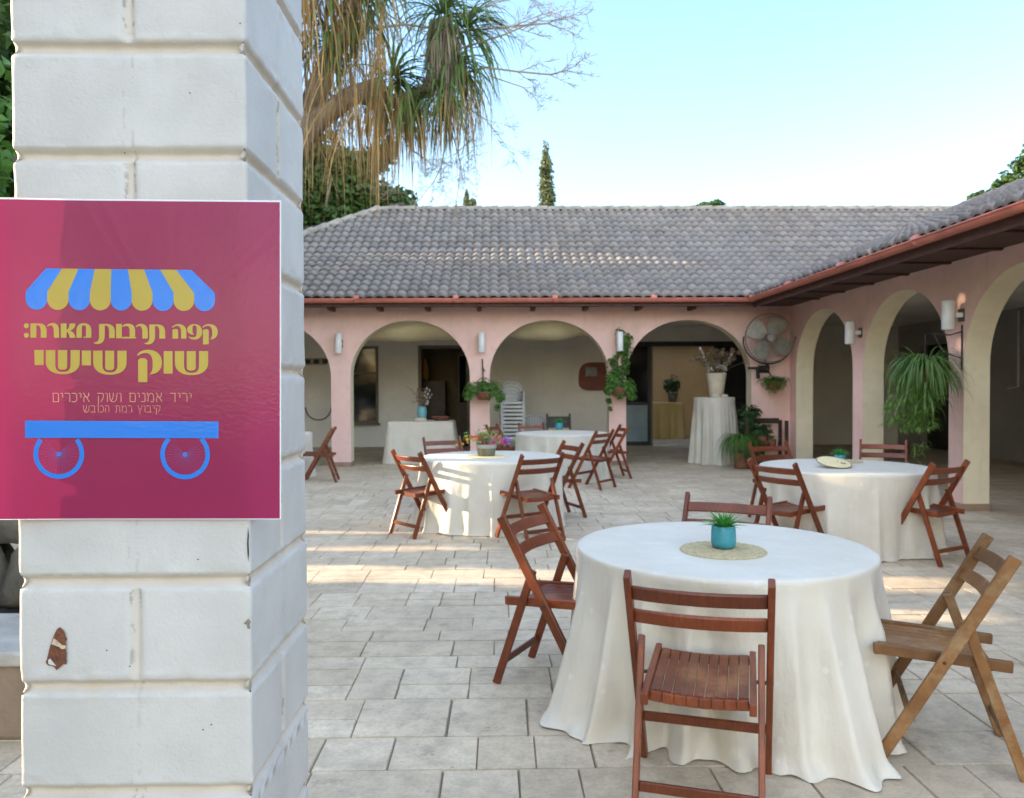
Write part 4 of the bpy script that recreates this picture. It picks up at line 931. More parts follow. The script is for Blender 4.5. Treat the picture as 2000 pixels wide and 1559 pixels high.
# ================================================================== TABLE TOP THINGS
def potted(name, loc, s, label, pot_mat, leaves=46, group=None):
    root = empty(name, loc); b = MB()
    n = 24; prof = [(0.0, .001), (.040, .001), (.050, .006), (.054, .03), (.053, .075), (.050, .096), (.044, .098), (.042, .088), (0, .085)]
    b.lathe([(r * s, z * s) for r, z in prof], n); b.build('pot', pot_mat, root, smooth=True)
    b = MB(); b.lathe([(0.0, .0885 * s), (.0415 * s, .087 * s)], 16); b.build('soil', M['soil'], root)
    b = MB()
    for k in range(leaves):
        t = k / leaves; a = k * 2.39996; el = R(78 - 70 * t + random.uniform(-6, 6)); ln = (.075 + .045 * t) * s * random.uniform(.85, 1.1)
        b.ribbon((math.cos(a) * .012 * s, math.sin(a) * .012 * s, .088 * s), (math.cos(a) * math.cos(el), math.sin(a) * math.cos(el), math.sin(el)), ln, .016 * s, .35, 4, tip=.0, fold=.5)
    b.build('rosette', M['succulent'], root, smooth=True)
    tag(root, label, 'plant', group); return root
def mat_round(name, c, r, z, label, m='straw', group='round straw placemats'):
    V = []; n = 96; rings = 40; fs = []
    for i in range(rings + 1):
        q = i / rings; rr = r * q
        for k in range(n):
            th = 2 * PI * k / n; h = .005 + .0022 * abs(math.sin(PI * rings * q * .32)) + .0016 * math.sin(30 * th + 9 * q * rings * .32)
            e = 1 + (.012 * math.sin(22 * th) if i == rings else 0)
            V.append((rr * e * math.cos(th), rr * e * math.sin(th), h if i < rings else .0005))
    for i in range(rings):
        for k in range(n): fs.append((i * n + k, i * n + (k + 1) % n, (i + 1) * n + (k + 1) % n, (i + 1) * n + k))
    o = np_mesh(name, np.array(V), np.array(fs), M[m], smooth=True); o.location = (c[0], c[1], z)
    tag(o, label, 'placemat', group); return o
pm = G(1412, 1076, TOP); mat_round('placemat', (pm.x, pm.y), .20, TOP + .001, 'woven straw placemat under the pot on the nearest table')
pc = G(1413, 1073, TOP)
potted('potted_succulent', (pc.x, pc.y, TOP + .0085), 1.08, 'teal pot with a spiky green succulent on the nearest table', M['teal'], group='teal pots with succulents')
p4 = G(1092, 840, TOP); mat_round('placemat', (p4.x, p4.y), .20, TOP + .001, 'straw placemat on the farthest full table')
potted('potted_succulent', (p4.x, p4.y, TOP + .0085), 1.25, 'teal pot with a small succulent on the farthest full table', M['teal'], group='teal pots with succulents')
p3 = G(1635, 900, TOP); mat_round('placemat', (p3.x, p3.y - .10), .21, TOP + .001, 'straw placemat under the tilted hat on the right hand table')
pq = G(1640, 890, TOP)
potted('potted_succulent', (P(1640, 880, T3[1] + .12).x, T3[1] + .12, TOP + .002), 1.0, 'green succulent standing behind the straw hat on the right hand table', M['teal'], group='teal pots with succulents')
# straw hat leaning on the pot
hat = empty('straw_hat', (P(1629, 899, T3[1] - .12).x, T3[1] - .12, TOP + .0305))
b = MB(); n = 40; vs = []; fs = []
for i, (rr, z) in enumerate([(0, .004), (.05, .006), (.085, .002), (.150, -.004), (.158, -.006), (.152, -.011), (.085, -.010), (.0, -.006)]):
    for k in range(n): th = 2 * PI * k / n; vs.append((rr * math.cos(th), rr * math.sin(th), z))
for i in range(7):
    for k in range(n): fs.append((i * n + k, i * n + (k + 1) % n, (i + 1) * n + (k + 1) % n, (i + 1) * n + k))
b.add(vs, fs); b.build('brim', M['strawlight'], hat, smooth=True)
b = MB(); b.tube([(.1565 * math.cos(2 * PI * k / 40), .1565 * math.sin(2 * PI * k / 40), -.0065) for k in range(41)], .0045, 6, cap=False); b.build('rim_binding', M['drybrown'], hat, smooth=True)
b = MB()
for x, y, s in ((.05, -.05, .010), (.075, -.055, .012), (.02, -.03, .007)): b.lathe([(0, .010), (s, .008), (s * 1.1, .004)], 8, (x, y, 0.002))
b.build('bead', M['drybrown'], hat)
hat.rotation_euler = (R(15), R(3), 0); hat.location.z = TOP + .055
tag(hat, 'pale straw hat tilted against the succulent on the right hand table', 'hat')
# flower pot on table two
fp = G(950, 886, TOP); fpos = (P(950, 880, T2[1]).x, T2[1] - .02, TOP + .001)
mat_round('placemat', (fpos[0], fpos[1] - .05), .24, TOP + .001, 'pale straw mat under the flower pot on the sunlit table', 'strawlight')
fr = empty('flower_pot', (fpos[0], fpos[1], TOP + .009))
b = MB(); b.lathe([(0, 0), (.085, 0), (.095, .01), (.108, .10), (.110, .125), (.102, .126), (.099, .11), (0, .105)], 28); b.build('pot', M['stonepot'], fr, smooth=True)
b = MB(); b.lathe([(.1105, .085), (.1135, .09), (.1145, .128), (.108, .130), (.104, .120)], 28); b.build('rim', M['whitestone'], fr, smooth=True)
b = MB(); sb = MB()
for k in range(420):
    a = random.random() * 6.28; rr = abs(random.gauss(0, .095)); z = .13 + abs(random.gauss(.03, .045)) + .02
    b.leaf((rr * math.cos(a) * 1.4, rr * math.sin(a), z), random.uniform(.022, .045))
for k in range(60):
    a = random.random() * 6.28; b.ribbon((0, 0, .11), (math.cos(a) * .9, math.sin(a) * .9, random.uniform(.3, 1.2)), random.uniform(.12, .24), .012, .9, 4)
b.build('foliage', M['leaflight'], fr)
for mname, cx0, cnt in (('petal_orange', -.19, 16), ('petal_red', -.08, 34), ('petal_pink', .05, 40), ('petal_red', .13, 18), ('petal_violet', .215, 13)):
    b = MB()
    for k in range(cnt):
        q = Vector((cx0 + random.gauss(0, .045), random.gauss(-.02, .05), .17 + random.uniform(-.03, .07) - abs(cx0) * .12))
        for j in range(5): a = j * 1.2566; b.leaf(q + Vector((math.cos(a) * .008, -.003, math.sin(a) * .008)), .014, Vector((random.gauss(0, .3), -1, random.gauss(.3, .3))), asp=.9)
    b.build('flower', M[mname], fr)
tag(fr, 'grey white pot of bright pink, orange and violet flowers on the sunlit table', 'flower pot')

# ================================================================== WALL LAMPS
def lamp(loc, s, ln, rad, out, label, proto_=[None]):
    root = empty('wall_lamp', loc)
    b = MB(); b.lathe([(rad * .92, -ln / 2), (rad, -ln / 2 + .006), (rad, ln / 2 - .006), (rad * .92, ln / 2), (rad * .86, ln / 2 - .004), (0, ln / 2 - .03)], 24); b.lathe([(rad * .92, -ln / 2), (rad * .86, -ln / 2 + .004), (0, -ln / 2 + .03)], 24)
    b.build('lamp_shade', M['lampwhite'], root, smooth=True)
    d = Vector(s); b = MB(); b.bar(d * (rad * .9), d * out, .055, .10, side=(0, 0, 1)); b.build('bracket', M['lampwhite'], root, bevel=.006)
    b = MB(); b.bar(d * (out - .018), d * out, .15, .115, side=(0, 0, 1)); b.build('wall_plate', M['plate'], root, bevel=.004)
    tag(root, label, 'lamp', 'white cylinder wall lamps'); return root
for (px, py, lab) in ((661, 671, 'white cylinder wall lamp on the leftmost visible arcade pillar, above nothing'), (940.5, 669, 'white cylinder wall lamp above the hanging basket on the middle pillar'), (1210.5, 667, 'white cylinder wall lamp with ivy climbing up to it')):
    q = P(px, py, WY - .14); lab = lab.replace(', above nothing', ' beside the near white pillar'); lamp((q.x, WY - .14, q.z), (0, 1, 0), .37, .064, .137, lab)
for (px, py, X, lab) in ((1660, 650, WX - .17, 'white cylinder wall lamp between the first two arches of the right wing'), (1852, 616, WX - .17, 'white cylinder wall lamp above the spider plant, largest of the lamps')):
    q = PX(px, py, X); lamp(q, (1, 0, 0), .345, .072, .167, lab)

# ================================================================== WALL FAN
fq = P(1503, 660, WY - .36); fan = empty('wall_fan', fq)
fr_ = .455
b = MB()
for k in range(44):
    a = 2 * PI * k / 44; b.tube([(fr_ * q * math.cos(a), -.10 * (1 - q * q) - .02, fr_ * q * math.sin(a)) for q in (.16, .4, .65, .85, 1)], .0030, 4, cap=False)
    b.tube([(fr_ * q * math.cos(a), .10 * (1 - q * q) + .02, fr_ * q * math.sin(a)) for q in (.2, .6, 1)], .0022, 4, cap=False)
for q in (.16, .40, .62, .82): b.tube([(fr_ * q * math.cos(2 * PI * k / 40), -.10 * (1 - q * q) - .02, fr_ * q * math.sin(2 * PI * k / 40)) for k in range(41)], .003, 4, cap=False)
for y in (-.02, .02): b.tube([(fr_ * math.cos(2 * PI * k / 48), y, fr_ * math.sin(2 * PI * k / 48)) for k in range(49)], .008, 6, cap=False)
b.build('cage', M['fansteel'], fan)
for k in range(4):
    a0 = PI / 4 + k * PI / 2 + .25; vs = []; fs = []; N = 6
    for i in range(N + 1):
        q = .10 + .32 * i / N; hw = .11 + .16 * math.sin(PI * min(1, (i + 1) / (N + .6))) * .75
        for j in (-1, -.3, .3, 1):
            ww = j * hw * (.55 if i == 0 else 1) ; a = a0 + j * .62 * (.55 + .45 * math.sin(PI * (.25 + .75 * i / N)))
            vs.append((q * math.cos(a), .035 * j, q * math.sin(a)))
    for i in range(N):
        for j in range(3): fs.append((i * 4 + j, i * 4 + j + 1, i * 4 + 5 + j, i * 4 + 4 + j))
    b = MB(); b.add(vs, fs); b.build('blade', M['fanblade'], fan, smooth=True)
b = MB(); vs = [(r * math.cos(2 * PI * k / 24), y, r * math.sin(2 * PI * k / 24)) for r, y in ((0, -.135), (.05, -.132), (.072, -.125), (.074, -.10)) for k in range(24)]
b.add(vs, [(i * 24 + k, i * 24 + (k + 1) % 24, (i + 1) * 24 + (k + 1) % 24, (i + 1) * 24 + k) for i in range(3) for k in range(24)]); b.build('badge', M['whitestone'], fan, smooth=True)
b = MB(); b.tube([(0, .0, 0), (0, .24, 0)], .085, 16); b.build('motor', M['blackframe'], fan)
b = MB(); pts = [(fr_ + .03, 0, .02)] + [((fr_ + .03) * math.cos(a), .06, (fr_ + .03) * math.sin(a)) for a in [-PI * i / 16 for i in range(1, 16)]] + [(-fr_ - .03, 0, .02)]
b.tube(pts, .014, 6); b.tube([(0, .06, -.485), (0, .30, -.56)], .022, 8); b.box((0, .335, -.58), (.22, .03, .14)); b.box((-.16, .2, -.56), (.36, .03, .05)); b.tube([(-.16, .2, -.55), (-.13, .25, -.75)], .035, 8)
b.build('yoke', M['blackframe'], fan)
tag(fan, 'large round grey industrial fan mounted high in the wall corner', 'fan')

# ================================================================== HANGING AND POTTED PLANTS
def bushy(b, c, rad, n, size, asp=.55, flat=1.0):
    for _ in range(n):
        d = Vector(rng.normal(size=3)).normalized(); q = random.random() ** .45
        b.leaf(Vector(c) + Vector((d.x * rad[0] * q, d.y * rad[1] * q, d.z * rad[2] * q)), size * random.uniform(.6, 1.3), d + Vector((0, -.3, .8)), asp=asp)
def basket(name, loc, potm, leafm, label, pot_r, foliage, hang=None, group=None):
    root = empty(name, loc); b = MB()
    b.lathe([(0, -.16), (pot_r * .7, -.15), (pot_r * .95, -.02), (pot_r, 0), (pot_r * .9, .0), (0, -.02)], 20); b.build('basket', potm, root, smooth=True)
    b = MB(); foliage(b); b.build('foliage', leafm, root)
    if hang: b = MB(); hang(b); b.build('hanger', M['steel'], root)
    tag(root, label, 'plant', group); return root
# middle pillar basket
q = P(945, 765, WY - .22)
def f1(b):
    for cx, cz, r, n in ((0, .10, .17, 190), (-.22, .04, .16, 160), (.20, .06, .17, 170), (.30, -.10, .11, 90), (-.30, -.06, .11, 90), (0, .02, .17, 120), (.24, -.30, .07, 46), (.05, -.04, .14, 80)): bushy(b, (cx, -.04, cz), (r, r * .8, r), n, .075)
basket('hanging_plant', (q.x, WY - .22, q.z), M['clay'], M['leaf'], 'bushy green plant in a clay wall basket on the middle pillar', .17, f1, lambda b: (b.tube([(-.03, .19, .62), (-.02, .19, .30), (-.03, .12, 0)], .012, 6), b.tube([(-.03, .19, .45), (.02, .19, .38)], .012, 5)), 'plants hanging on the arcade')
# ivy pillar
q = P(1209, 757, WY - .2)
def f2(b):
    for cx, cz, r, n in ((-.06, .16, .22, 230), (.16, .02, .16, 130), (-.17, .0, .13, 90), (.22, -.12, .12, 80), (0, -.10, .12, 60), (-.20, -.26, .05, 22), (-.17, -.40, .04, 14)): bushy(b, (cx, -.04, cz), (r, r * .7, r), n, .095, .7)
    for k in range(60):
        z = .25 + .85 * k / 60; bushy(b, (.04 - .16 * math.sin(k * .11) + random.gauss(0, .05), .10, z), (.06, .04, .05), 3, .085, .75)
        bushy(b, (.14 + random.gauss(0, .03), .12, .25 + .55 * k / 60), (.05, .03, .05), 2, .08, .75)
basket('climbing_plant', (q.x, WY - .2, q.z), M['clay'], M['leaf'], 'ivy in a clay wall pot climbing the pillar between the middle and right arches', .15, f2, lambda b: b.tube([(0, .18, .9), (0, .17, .3), (0, .10, 0)], .01, 6), 'plants hanging on the arcade')
# fern below the fan
q = P(1512, 745, WY - .28)
def f3(b):
    for k in range(150):
        a = random.random() * 6.28; b.ribbon((random.gauss(0, .08), random.gauss(0, .06), .0), (math.cos(a), math.sin(a), random.uniform(.1, 1.3)), random.uniform(.16, .36), .022, random.uniform(1.2, 3.0), 5)
    bushy(b, (0, -.02, -.02), (.28, .2, .15), 200, .06, .4); bushy(b, (0, -.02, -.16), (.17, .14, .06), 70, .05, .4)
basket('hanging_fern', (q.x, WY - .28, q.z), M['clay'], M['leaf'], 'small fern hanging on the wall right below the big fan', .15, f3, lambda b: b.tube([(-.1, .26, .45), (-.05, .2, .2), (0, 0, .02)], .012, 6), 'plants hanging on the arcade')
# spider plant on the right wing
q = PX(1806, 720, WX - .46)
def f4(b):
    for k in range(330):
        a = random.random() * 6.28; el = random.uniform(-.1, 1.2); ln = random.uniform(.30, .66)
        b.ribbon((math.cos(a) * .07, math.sin(a) * .07, .02), (math.cos(a) * math.cos(el), math.sin(a) * math.cos(el), math.sin(el)), ln, .022, random.uniform(1.8, 4.0), 8)
    for k in range(80):
        a = random.random() * 6.28; rr = random.uniform(.08, .34)
        b.ribbon((rr * math.cos(a), rr * math.sin(a), random.uniform(-.45, -.05)), (math.cos(a) * .5, math.sin(a) * .5, random.uniform(-.3, .5)), random.uniform(.2, .42), .02, 3.0, 6)
def f5(b):
    for cl in range(58):
        a = random.random() * 6.28; rr = random.uniform(.05, .33); c = Vector((rr * math.cos(a) - .14, -abs(rr * math.sin(a)) * .8 + .08, random.uniform(-.74, -.30)))
        for k in range(16):
            aa = random.random() * 6.28; el = random.uniform(-.3, 1.0); b.ribbon(c, (math.cos(aa) * math.cos(el), math.sin(aa) * math.cos(el), math.sin(el)), random.uniform(.08, .16), .016, 1.6, 4)
        b.tube([(c.x * .4, c.y * .4, -.02), (c.x * .9, c.y * .9, -.1), c], .003, 3, cap=False)
    c = Vector((-.03, .05, -.98))
    for k in range(40):
        aa = random.random() * 6.28; el = random.uniform(-.6, .8); b.ribbon(c + Vector((random.gauss(0, .05), random.gauss(0, .05), random.gauss(0, .05))), (math.cos(aa) * math.cos(el), math.sin(aa) * math.cos(el), math.sin(el)), random.uniform(.07, .14), .013, 1.6, 4)
sp = basket('spider_plant', q, M['clay'], M['spider'], 'large spider plant with long trailing leaves hanging from a bracket on the right wing', .13, f4, lambda b: (b.tube([(.10, 0, .42), (.30, 0, .40), (.445, 0, .44)], .008, 6), b.tube([(.10, 0, .42), (.22, 0, .20), (.445, 0, .12)], .008, 6), b.tube([(.448, 0, -.02), (.448, 0, .52)], .011, 6), b.tube([(.10, 0, .42), (0, 0, .40), (0, 0, .02)], .005, 5)), 'plants hanging on the arcade')
b = MB(); f5(b); b.build('plantlets', M['leaflight'], sp)

# dark plant stand in the corner with four plants
s0, s1 = P(1450, 860, 14.72).x, P(1533, 860, 14.72).x
st = empty('plant_stand', ((s0 + s1) / 2, 14.72, 0)); hw = (s1 - s0) / 2
for sx in (-1, 1):
    for sy in (-.17, .17): b = MB(); b.box((sx * (hw - .03), sy, .43), (.06, .05, .86)); b.build('leg', M['darkoak'], st, bevel=.004)
b = MB(); b.box((0, .15, .845), (hw * 2 - .125, .04, .10)); b.build('back_rail', M['darkoak'], st, bevel=.004)
b = MB()
for k in range(4): b.box((0, -.15 + .1 * k, .36), (hw * 2 - .125, .085, .03))
b.build('shelf', M['darkoak'], st, bevel=.003)
tag(st, 'dark wooden plant stand in the courtyard corner below the fan', 'plant stand')
def pot_plant(loc, label, leafm, fol, pr=.13, ph=.2, m='clay'):
    root = empty('potted_plant', loc); b = MB(); b.lathe([(0, 0), (pr * .7, 0), (pr, ph), (pr * .9, ph), (pr * .86, ph - .02), (0, ph - .025)], 18); b.build('pot', M[m], root, smooth=True)
    b = MB(); fol(b, ph); b.build('foliage', leafm, root); tag(root, label, 'plant', 'pot plants in the corner'); return root
def tall(b, ph):
    for k in range(9): a = random.random() * 6.28; b.tube([(0, 0, ph - .02), (math.cos(a) * .08, math.sin(a) * .06, ph + .25), (math.cos(a) * .16, math.sin(a) * .1, ph + .45)], .006, 4)
    bushy(b, (0, 0, ph + .42), (.22, .16, .17), 170, .10, .7); bushy(b, (-.05, 0, ph + .2), (.18, .14, .14), 80, .09, .7)
def grassy(b, ph):
    for k in range(280): a = random.random() * 6.28; b.ribbon((math.cos(a) * .05, math.sin(a) * .05, ph), (math.cos(a), math.sin(a), random.uniform(.4, 1.6)), random.uniform(.45, .85), .014, random.uniform(3, 5.5), 7)
def lush(b, ph): bushy(b, (0, 0, ph + .10), (.24, .16, .16), 170, .11, .7)
def small(b, ph):
    for k in range(40): a = random.random() * 6.28; b.ribbon((0, 0, ph), (math.cos(a), math.sin(a), random.uniform(.3, 1.4)), random.uniform(.12, .22), .03, 1.2, 4)
pot_plant((P(1462, 845, 14.75).x, 14.66, .376), 'tall dark leafy plant at the left of the plant stand', M['leafdark'], tall)
pot_plant((P(1449, 880, 14.4).x, 14.40, 0.30), 'grassy trailing bright green plant beside the bar table cloth', M['leaf'], grassy, .12, .2)
b = MB(); gp = P(1449, 880, 14.4); b.lathe([(0, .0), (.13, .0), (.14, .02), (.13, .29), (0, .298)], 20, (gp.x, 14.40, .001)); tag(b.build('pot_pedestal', M['clay'], smooth=False), 'round clay pedestal under the trailing grassy plant', 'pedestal')
pot_plant((P(1488, 880, 14.55).x, 14.62, .376), 'low dark bushy plant in the middle of the plant stand', M['leafdark'], lush)
pot_plant((P(1511, 870, 14.5).x, 14.60, .376), 'small light green plant at the right of the plant stand', M['leaflight'], small, .09, .14)
pot_plant((P(1472, 905, 14.2).x, 14.30, 0), 'dark leafy pot plant on the paving in front of the plant stand', M['leafdark'], lush, .13, .22)

# vase with dried flowers on the bar table, driftwood beside it
v0 = P(1400, 773, 15.33)
vs_ = empty('flower_vase', (v0.x, 15.36, ct.z + .001))
b = MB(); b.lathe([(0, 0), (.125, 0), (.135, .01), (.150, .16), (.178, .36), (.190, .44), (.196, .46), (.185, .468), (.176, .45), (.15, .2), (0, .1)], 28); b.build('vase', M['vase'], vs_, smooth=True)
b = MB(); br = MB(); wf = MB()
for k in range(80):
    a = random.random() * 6.28; sp_ = abs(random.gauss(.16, .10)); hgt = random.uniform(.18, .48)
    tip = Vector((math.cos(a) * sp_ * 1.5, math.sin(a) * sp_, .45 + hgt)); br.tube([(0, 0, .3), (tip.x * .5, tip.y * .5, .45 + hgt * .55), tip], .003, 3, cap=False)
    bushy(b, tip, (.05, .05, .05), 14, .045)
for sx in (-1, 1):
    for k in range(16):
        t = k / 15; c = Vector((sx * (.12 + .20 * t), -.05, .46 + .52 * t - .05 * t * t)); wf.leaf(c + Vector((random.gauss(0, .02), 0, random.gauss(0, .02))), .06, asp=.9); wf.leaf(c, .05, asp=.9)
    br.tube([(0, 0, .3), (sx * .12, -.05, .46), (sx * .32, -.05, .95)], .004, 4, cap=False)
for k in range(46): a = random.random() * 6.28; wf.leaf((math.cos(a) * .17, -.08 + math.sin(a) * .08, .50 + random.random() * .14), .055, asp=.9)
b.build('dried_flowers', M['drybrown'], vs_); br.build('stems', M['drybrown'], vs_); wf.build('white_blooms', M['drywhite'], vs_)
tag(vs_, 'tall cream vase of brown and white dried flowers on the bar table', 'vase')
def rockmesh(name, loc, size, label, cat, m='vase', seed=1, group=None):
    from mathutils import noise
    bm = bmesh.new(); bmesh.ops.create_icosphere(bm, subdivisions=3, radius=1)
    for v in bm.verts:
        v.co *= 1 + .34 * noise.noise(v.co * 1.7 + Vector((seed * 3.1, 0, 0))) + .2 * noise.noise(v.co * 4 + Vector((0, seed, 0))) + .1 * noise.noise(v.co * 9)
        v.co = Vector((v.co.x * size[0], v.co.y * size[1], max(-.5, v.co.z) * size[2] + .5 * size[2]))
    me = bpy.data.meshes.new(name); bm.to_mesh(me); bm.free(); me.materials.append(M[m]); me.polygons.foreach_set('use_smooth', [True] * len(me.polygons))
    o = bpy.data.objects.new(name, me); scene.collection.objects.link(o); o.location = loc; tag(o, label, cat, group); return o
rockmesh('driftwood', (v0.x - .07, 15.13, ct.z + .002), (.10, .05, .055), 'pale knobbly driftwood piece lying before the cream vase', 'driftwood', seed=3)
rockmesh('stone', (v0.x + .09, 15.12, ct.z + .002), (.07, .045, .04), 'small pale stone beside the driftwood at the foot of the vase', 'stone', seed=5)
# teal vase on the buffet table
v1 = P(824, 800, 15.85); v1z = bt + .03
vv = empty('bud_vase', (v1.x, 15.85, bt + .045))
b = MB(); b.lathe([(0, 0), (.07, 0), (.085, .02), (.097, .10), (.095, .19), (.075, .235), (.062, .245), (.058, .235), (.07, .18), (0, .05)], 24); b.build('vase', simple('pale_teal_glaze', (0.14, 0.38, 0.41), .4, .1, 6), vv, smooth=True)
b = MB(); br = MB(); wf = MB()
for k in range(60): bushy(b, (random.gauss(0, .06), random.gauss(0, .04), random.uniform(.28, .60)), (.04, .03, .05), 6, .04)
for (dx, h) in ((-.31, .66), (-.19, .55), (-.10, .4), (.16, .55), (.10, .6), (.20, .46), (.13, .32)):
    br.tube([(0, 0, .2), (dx * .5, -.02, .2 + h * .5), (dx, -.03, h)], .004, 4, cap=False)
    for k in range(3): t = .6 + .2 * k; wf.leaf((dx * t + random.gauss(0, .01), -.03, .2 + (h - .2) * t), .05, asp=.9); wf.leaf((dx * t, -.03, .2 + (h - .2) * t + .02), .045, asp=.9)
b.build('dried_grass', M['drybrown'], vv); br.build('stems', M['drybrown'], vv); wf.build('white_blooms', M['drywhite'], vv)
tag(vv, 'pale teal vase of dried twigs on the rectangular table', 'vase')
rockmesh('stone_slab', (v1.x - .04, 15.80, bt + .001), (.13, .09, .05), 'pale flat stone slab under the teal vase', 'stone', seed=8)
w0 = P(861, 815, 15.95); b = MB(); b.lathe([(0, 0), (.14, 0), (.19, .075), (.195, .085), (.18, .08), (.13, .02), (0, .015)], 26, (0, 0, 0)); o = b.build('wicker_bowl', M['clay'], smooth=True); o.location = (w0.x, 15.95, bt + .001); tag(o, 'reddish brown round bowl at the right end of the rectangular table', 'bowl')

# ================================================================== THINGS UNDER THE VERANDAH
def plastic_chair(m):
    root = empty('plastic_chair')
    b = MB(); N = 8; vs = [(-.21 + .42 * i / N, -.20 + .42 * j / N, .43 - .012 * math.sin(PI * i / N) * math.sin(PI * j / N)) for j in range(N + 1) for i in range(N + 1)]
    b.add(vs, [(j * 9 + i, j * 9 + i + 1, j * 9 + i + 10, j * 9 + i + 9) for j in range(N) for i in range(N)])
    b.box((0, -.205, .405), (.42, .012, .05)); b.box((-.213, 0, .41), (.012, .40, .04)); b.box((.213, 0, .41), (.012, .40, .04)); b.build('seat', m, root, smooth=False)
    for sx in (-1, 1):
        b = MB(); b.tube([(sx * .235, -.25, 0), (sx * .215, -.205, .40)], [.018, .024], 6); b.build('leg', m, root, smooth=True)
        b = MB(); b.tube([(sx * .22, .27, 0), (sx * .20, .21, .42)], [.018, .024], 6); b.build('leg', m, root, smooth=True)
        b = MB(); b.tube([(sx * .22, -.20, .42), (sx * .25, -.19, .60), (sx * .255, -.05, .645), (sx * .25, .14, .64), (sx * .22, .235, .62)], [.02, .022, .026, .024, .02], 8); b.build('armrest', m, root, smooth=True)
    b = MB(); arc = [(-.205, .215, .43), (-.215, .25, .65)] + [(.215 * -math.cos(a), .29, .74 + .12 * math.sin(a)) for a in [PI * i / 10 for i in range(11)]] + [(.215, .25, .65), (.205, .215, .43)]
    b.tube(arc, .019, 8)
    for k in range(5): x = -.12 + .06 * k; b.bar((x * .7, .215, .43), (x, .285, .845 - abs(x) * .35), .022, .008)
    b.build('backrest', m, root, smooth=False); return root
q = P(1000, 800, 17.2); pcx = q.x
pcp = plastic_chair(M['whiteplastic'])
for k in range(10):
    o = pcp if k == 0 else copy_tree(pcp); o.location = (pcx + random.uniform(-.006, .006), 17.2 + .012 * k, .001 + .083 * k); o.rotation_euler = (0, 0, R(random.uniform(-1, 1) + 3))
    tag(o, 'white plastic garden chair, %s' % ('topmost of the tall stack against the verandah wall' if k == 9 else 'bottom one of the tall stack against the verandah wall' if k == 0 else 'one of those inside the tall stack'), 'chair', 'white plastic chairs in a stack')
pc2 = plastic_chair(M['blueplastic']); q = P(1043, 812, 17.4); pc2.location = (q.x, 17.5, .001); pc2.rotation_euler = (0, 0, R(-6)); tag(pc2, 'single pale bluish plastic chair just right of the white stack', 'chair')
# folded dark chair leaning against the wall
q = P(1092, 815, 17.3); fc = empty('wooden_bench', (q.x, 17.4, 0))
for sx in (-1, 1):
    b = MB(); b.bar((sx * .25, -.10, 0), (sx * .25, .12, .90), .045, .045); b.build('leg', M['darkoak'], fc, bevel=.004)
b = MB(); b.bar((0, .115, .84), (0, .06, .60), .45, .03, side=(1, 0, 0)); b.bar((0, .04, .565), (0, .0, .40), .45, .03, side=(1, 0, 0)); b.build('backrest', M['darkoak'], fc, bevel=.004)
b = MB(); b.box((0, -.17, .40), (.52, .40, .035)); b.build('seat', M['darkoak'], fc, bevel=.004)
for sx in (-1, 1): b = MB(); b.box((sx * .23, -.34, .19), (.045, .045, .38)); b.build('leg', M['darkoak'], fc, bevel=.003)
tag(fc, 'dark brown wooden chair with a solid back behind the farthest table', 'chair')
# rounded red board on the wall
q0, q1 = P(1130, 708, IY - .02), P(1205, 763, IY - .02); cx, cz = (q0.x + q1.x) / 2, (q0.z + q1.z) / 2; hx, hz = (q1.x - q0.x) / 2, (q0.z - q1.z) / 2
sg = MB(); pts = []
for k in range(48):
    a = 2 * PI * k / 48; pts.append((cx + hx * math.copysign(abs(math.cos(a)) ** .5, math.cos(a)) * (1 + .05 * math.sin(2 * a)), cz + hz * math.copysign(abs(math.sin(a)) ** .6, math.sin(a))))
vs = [(x, IY - .012, z) for x, z in pts] + [(x, IY - .045, z) for x, z in pts]; n = 48
sg.add(vs, [tuple(range(n)), tuple(range(n, 2 * n))[::-1]] + [(i, (i + 1) % n, (i + 1) % n + n, i + n) for i in range(n)])
so = sg.build('wall_board', M['redsign']); tag(so, 'rounded rust red board hanging on the grey verandah wall', 'wall board')
q0, q1 = P(1143, 717, IY - .05), P(1166, 736, IY - .05); b = MB(); b.box2((q0.x, IY - .06, q1.z), (q1.x, IY - .046, q0.z)); b.build('plate', M['plate'], so, bevel=.004)
# sagging cream cloths under the verandah ceiling
def sail(x0, x1, y0, y1, zf, label, seed):
    V = []; nx_, ny_ = 40, 20
    for j in range(ny_ + 1):
        for i in range(nx_ + 1):
            u, v = i / nx_, j / ny_; V.append((x0 + (x1 - x0) * u, y0 + (y1 - y0) * v, zf - .54 * math.sin(PI * min(1, v ** .55 * .97)) * (.75 + .25 * math.sin(PI * u)) + .018 * math.sin(9 * u + 6 * v + seed) + .012 * math.sin(23 * u * (1 - .4 * v) + seed)))
    fs = [(j * (nx_ + 1) + i, j * (nx_ + 1) + i + 1, (j + 1) * (nx_ + 1) + i + 1, (j + 1) * (nx_ + 1) + i) for j in range(ny_) for i in range(nx_)]
    o = np_mesh('shade_cloth', np.array(V), np.array(fs), M['sail'], smooth=True); sm_ = o.modifiers.new('thickness', 'SOLIDIFY'); sm_.thickness = .003; tag(o, label, 'shade cloth', 'cream cloths under the verandah ceiling'); return o
sail(-3.2, -.42, 15.5, 17.4, 2.96, 'cream cloth sagging under the ceiling of the left arch', 1)
s2 = sail(-.36, 2.2, 15.5, 17.1, 2.985, 'cream cloth sagging under the ceiling of the middle arch', 5)
q = P(1061, 638, 15.9); b = MB(); b.box((q.x, 15.92, q.z), (.05, .006, .17)); b.build('toggle', M['amber'], s2)
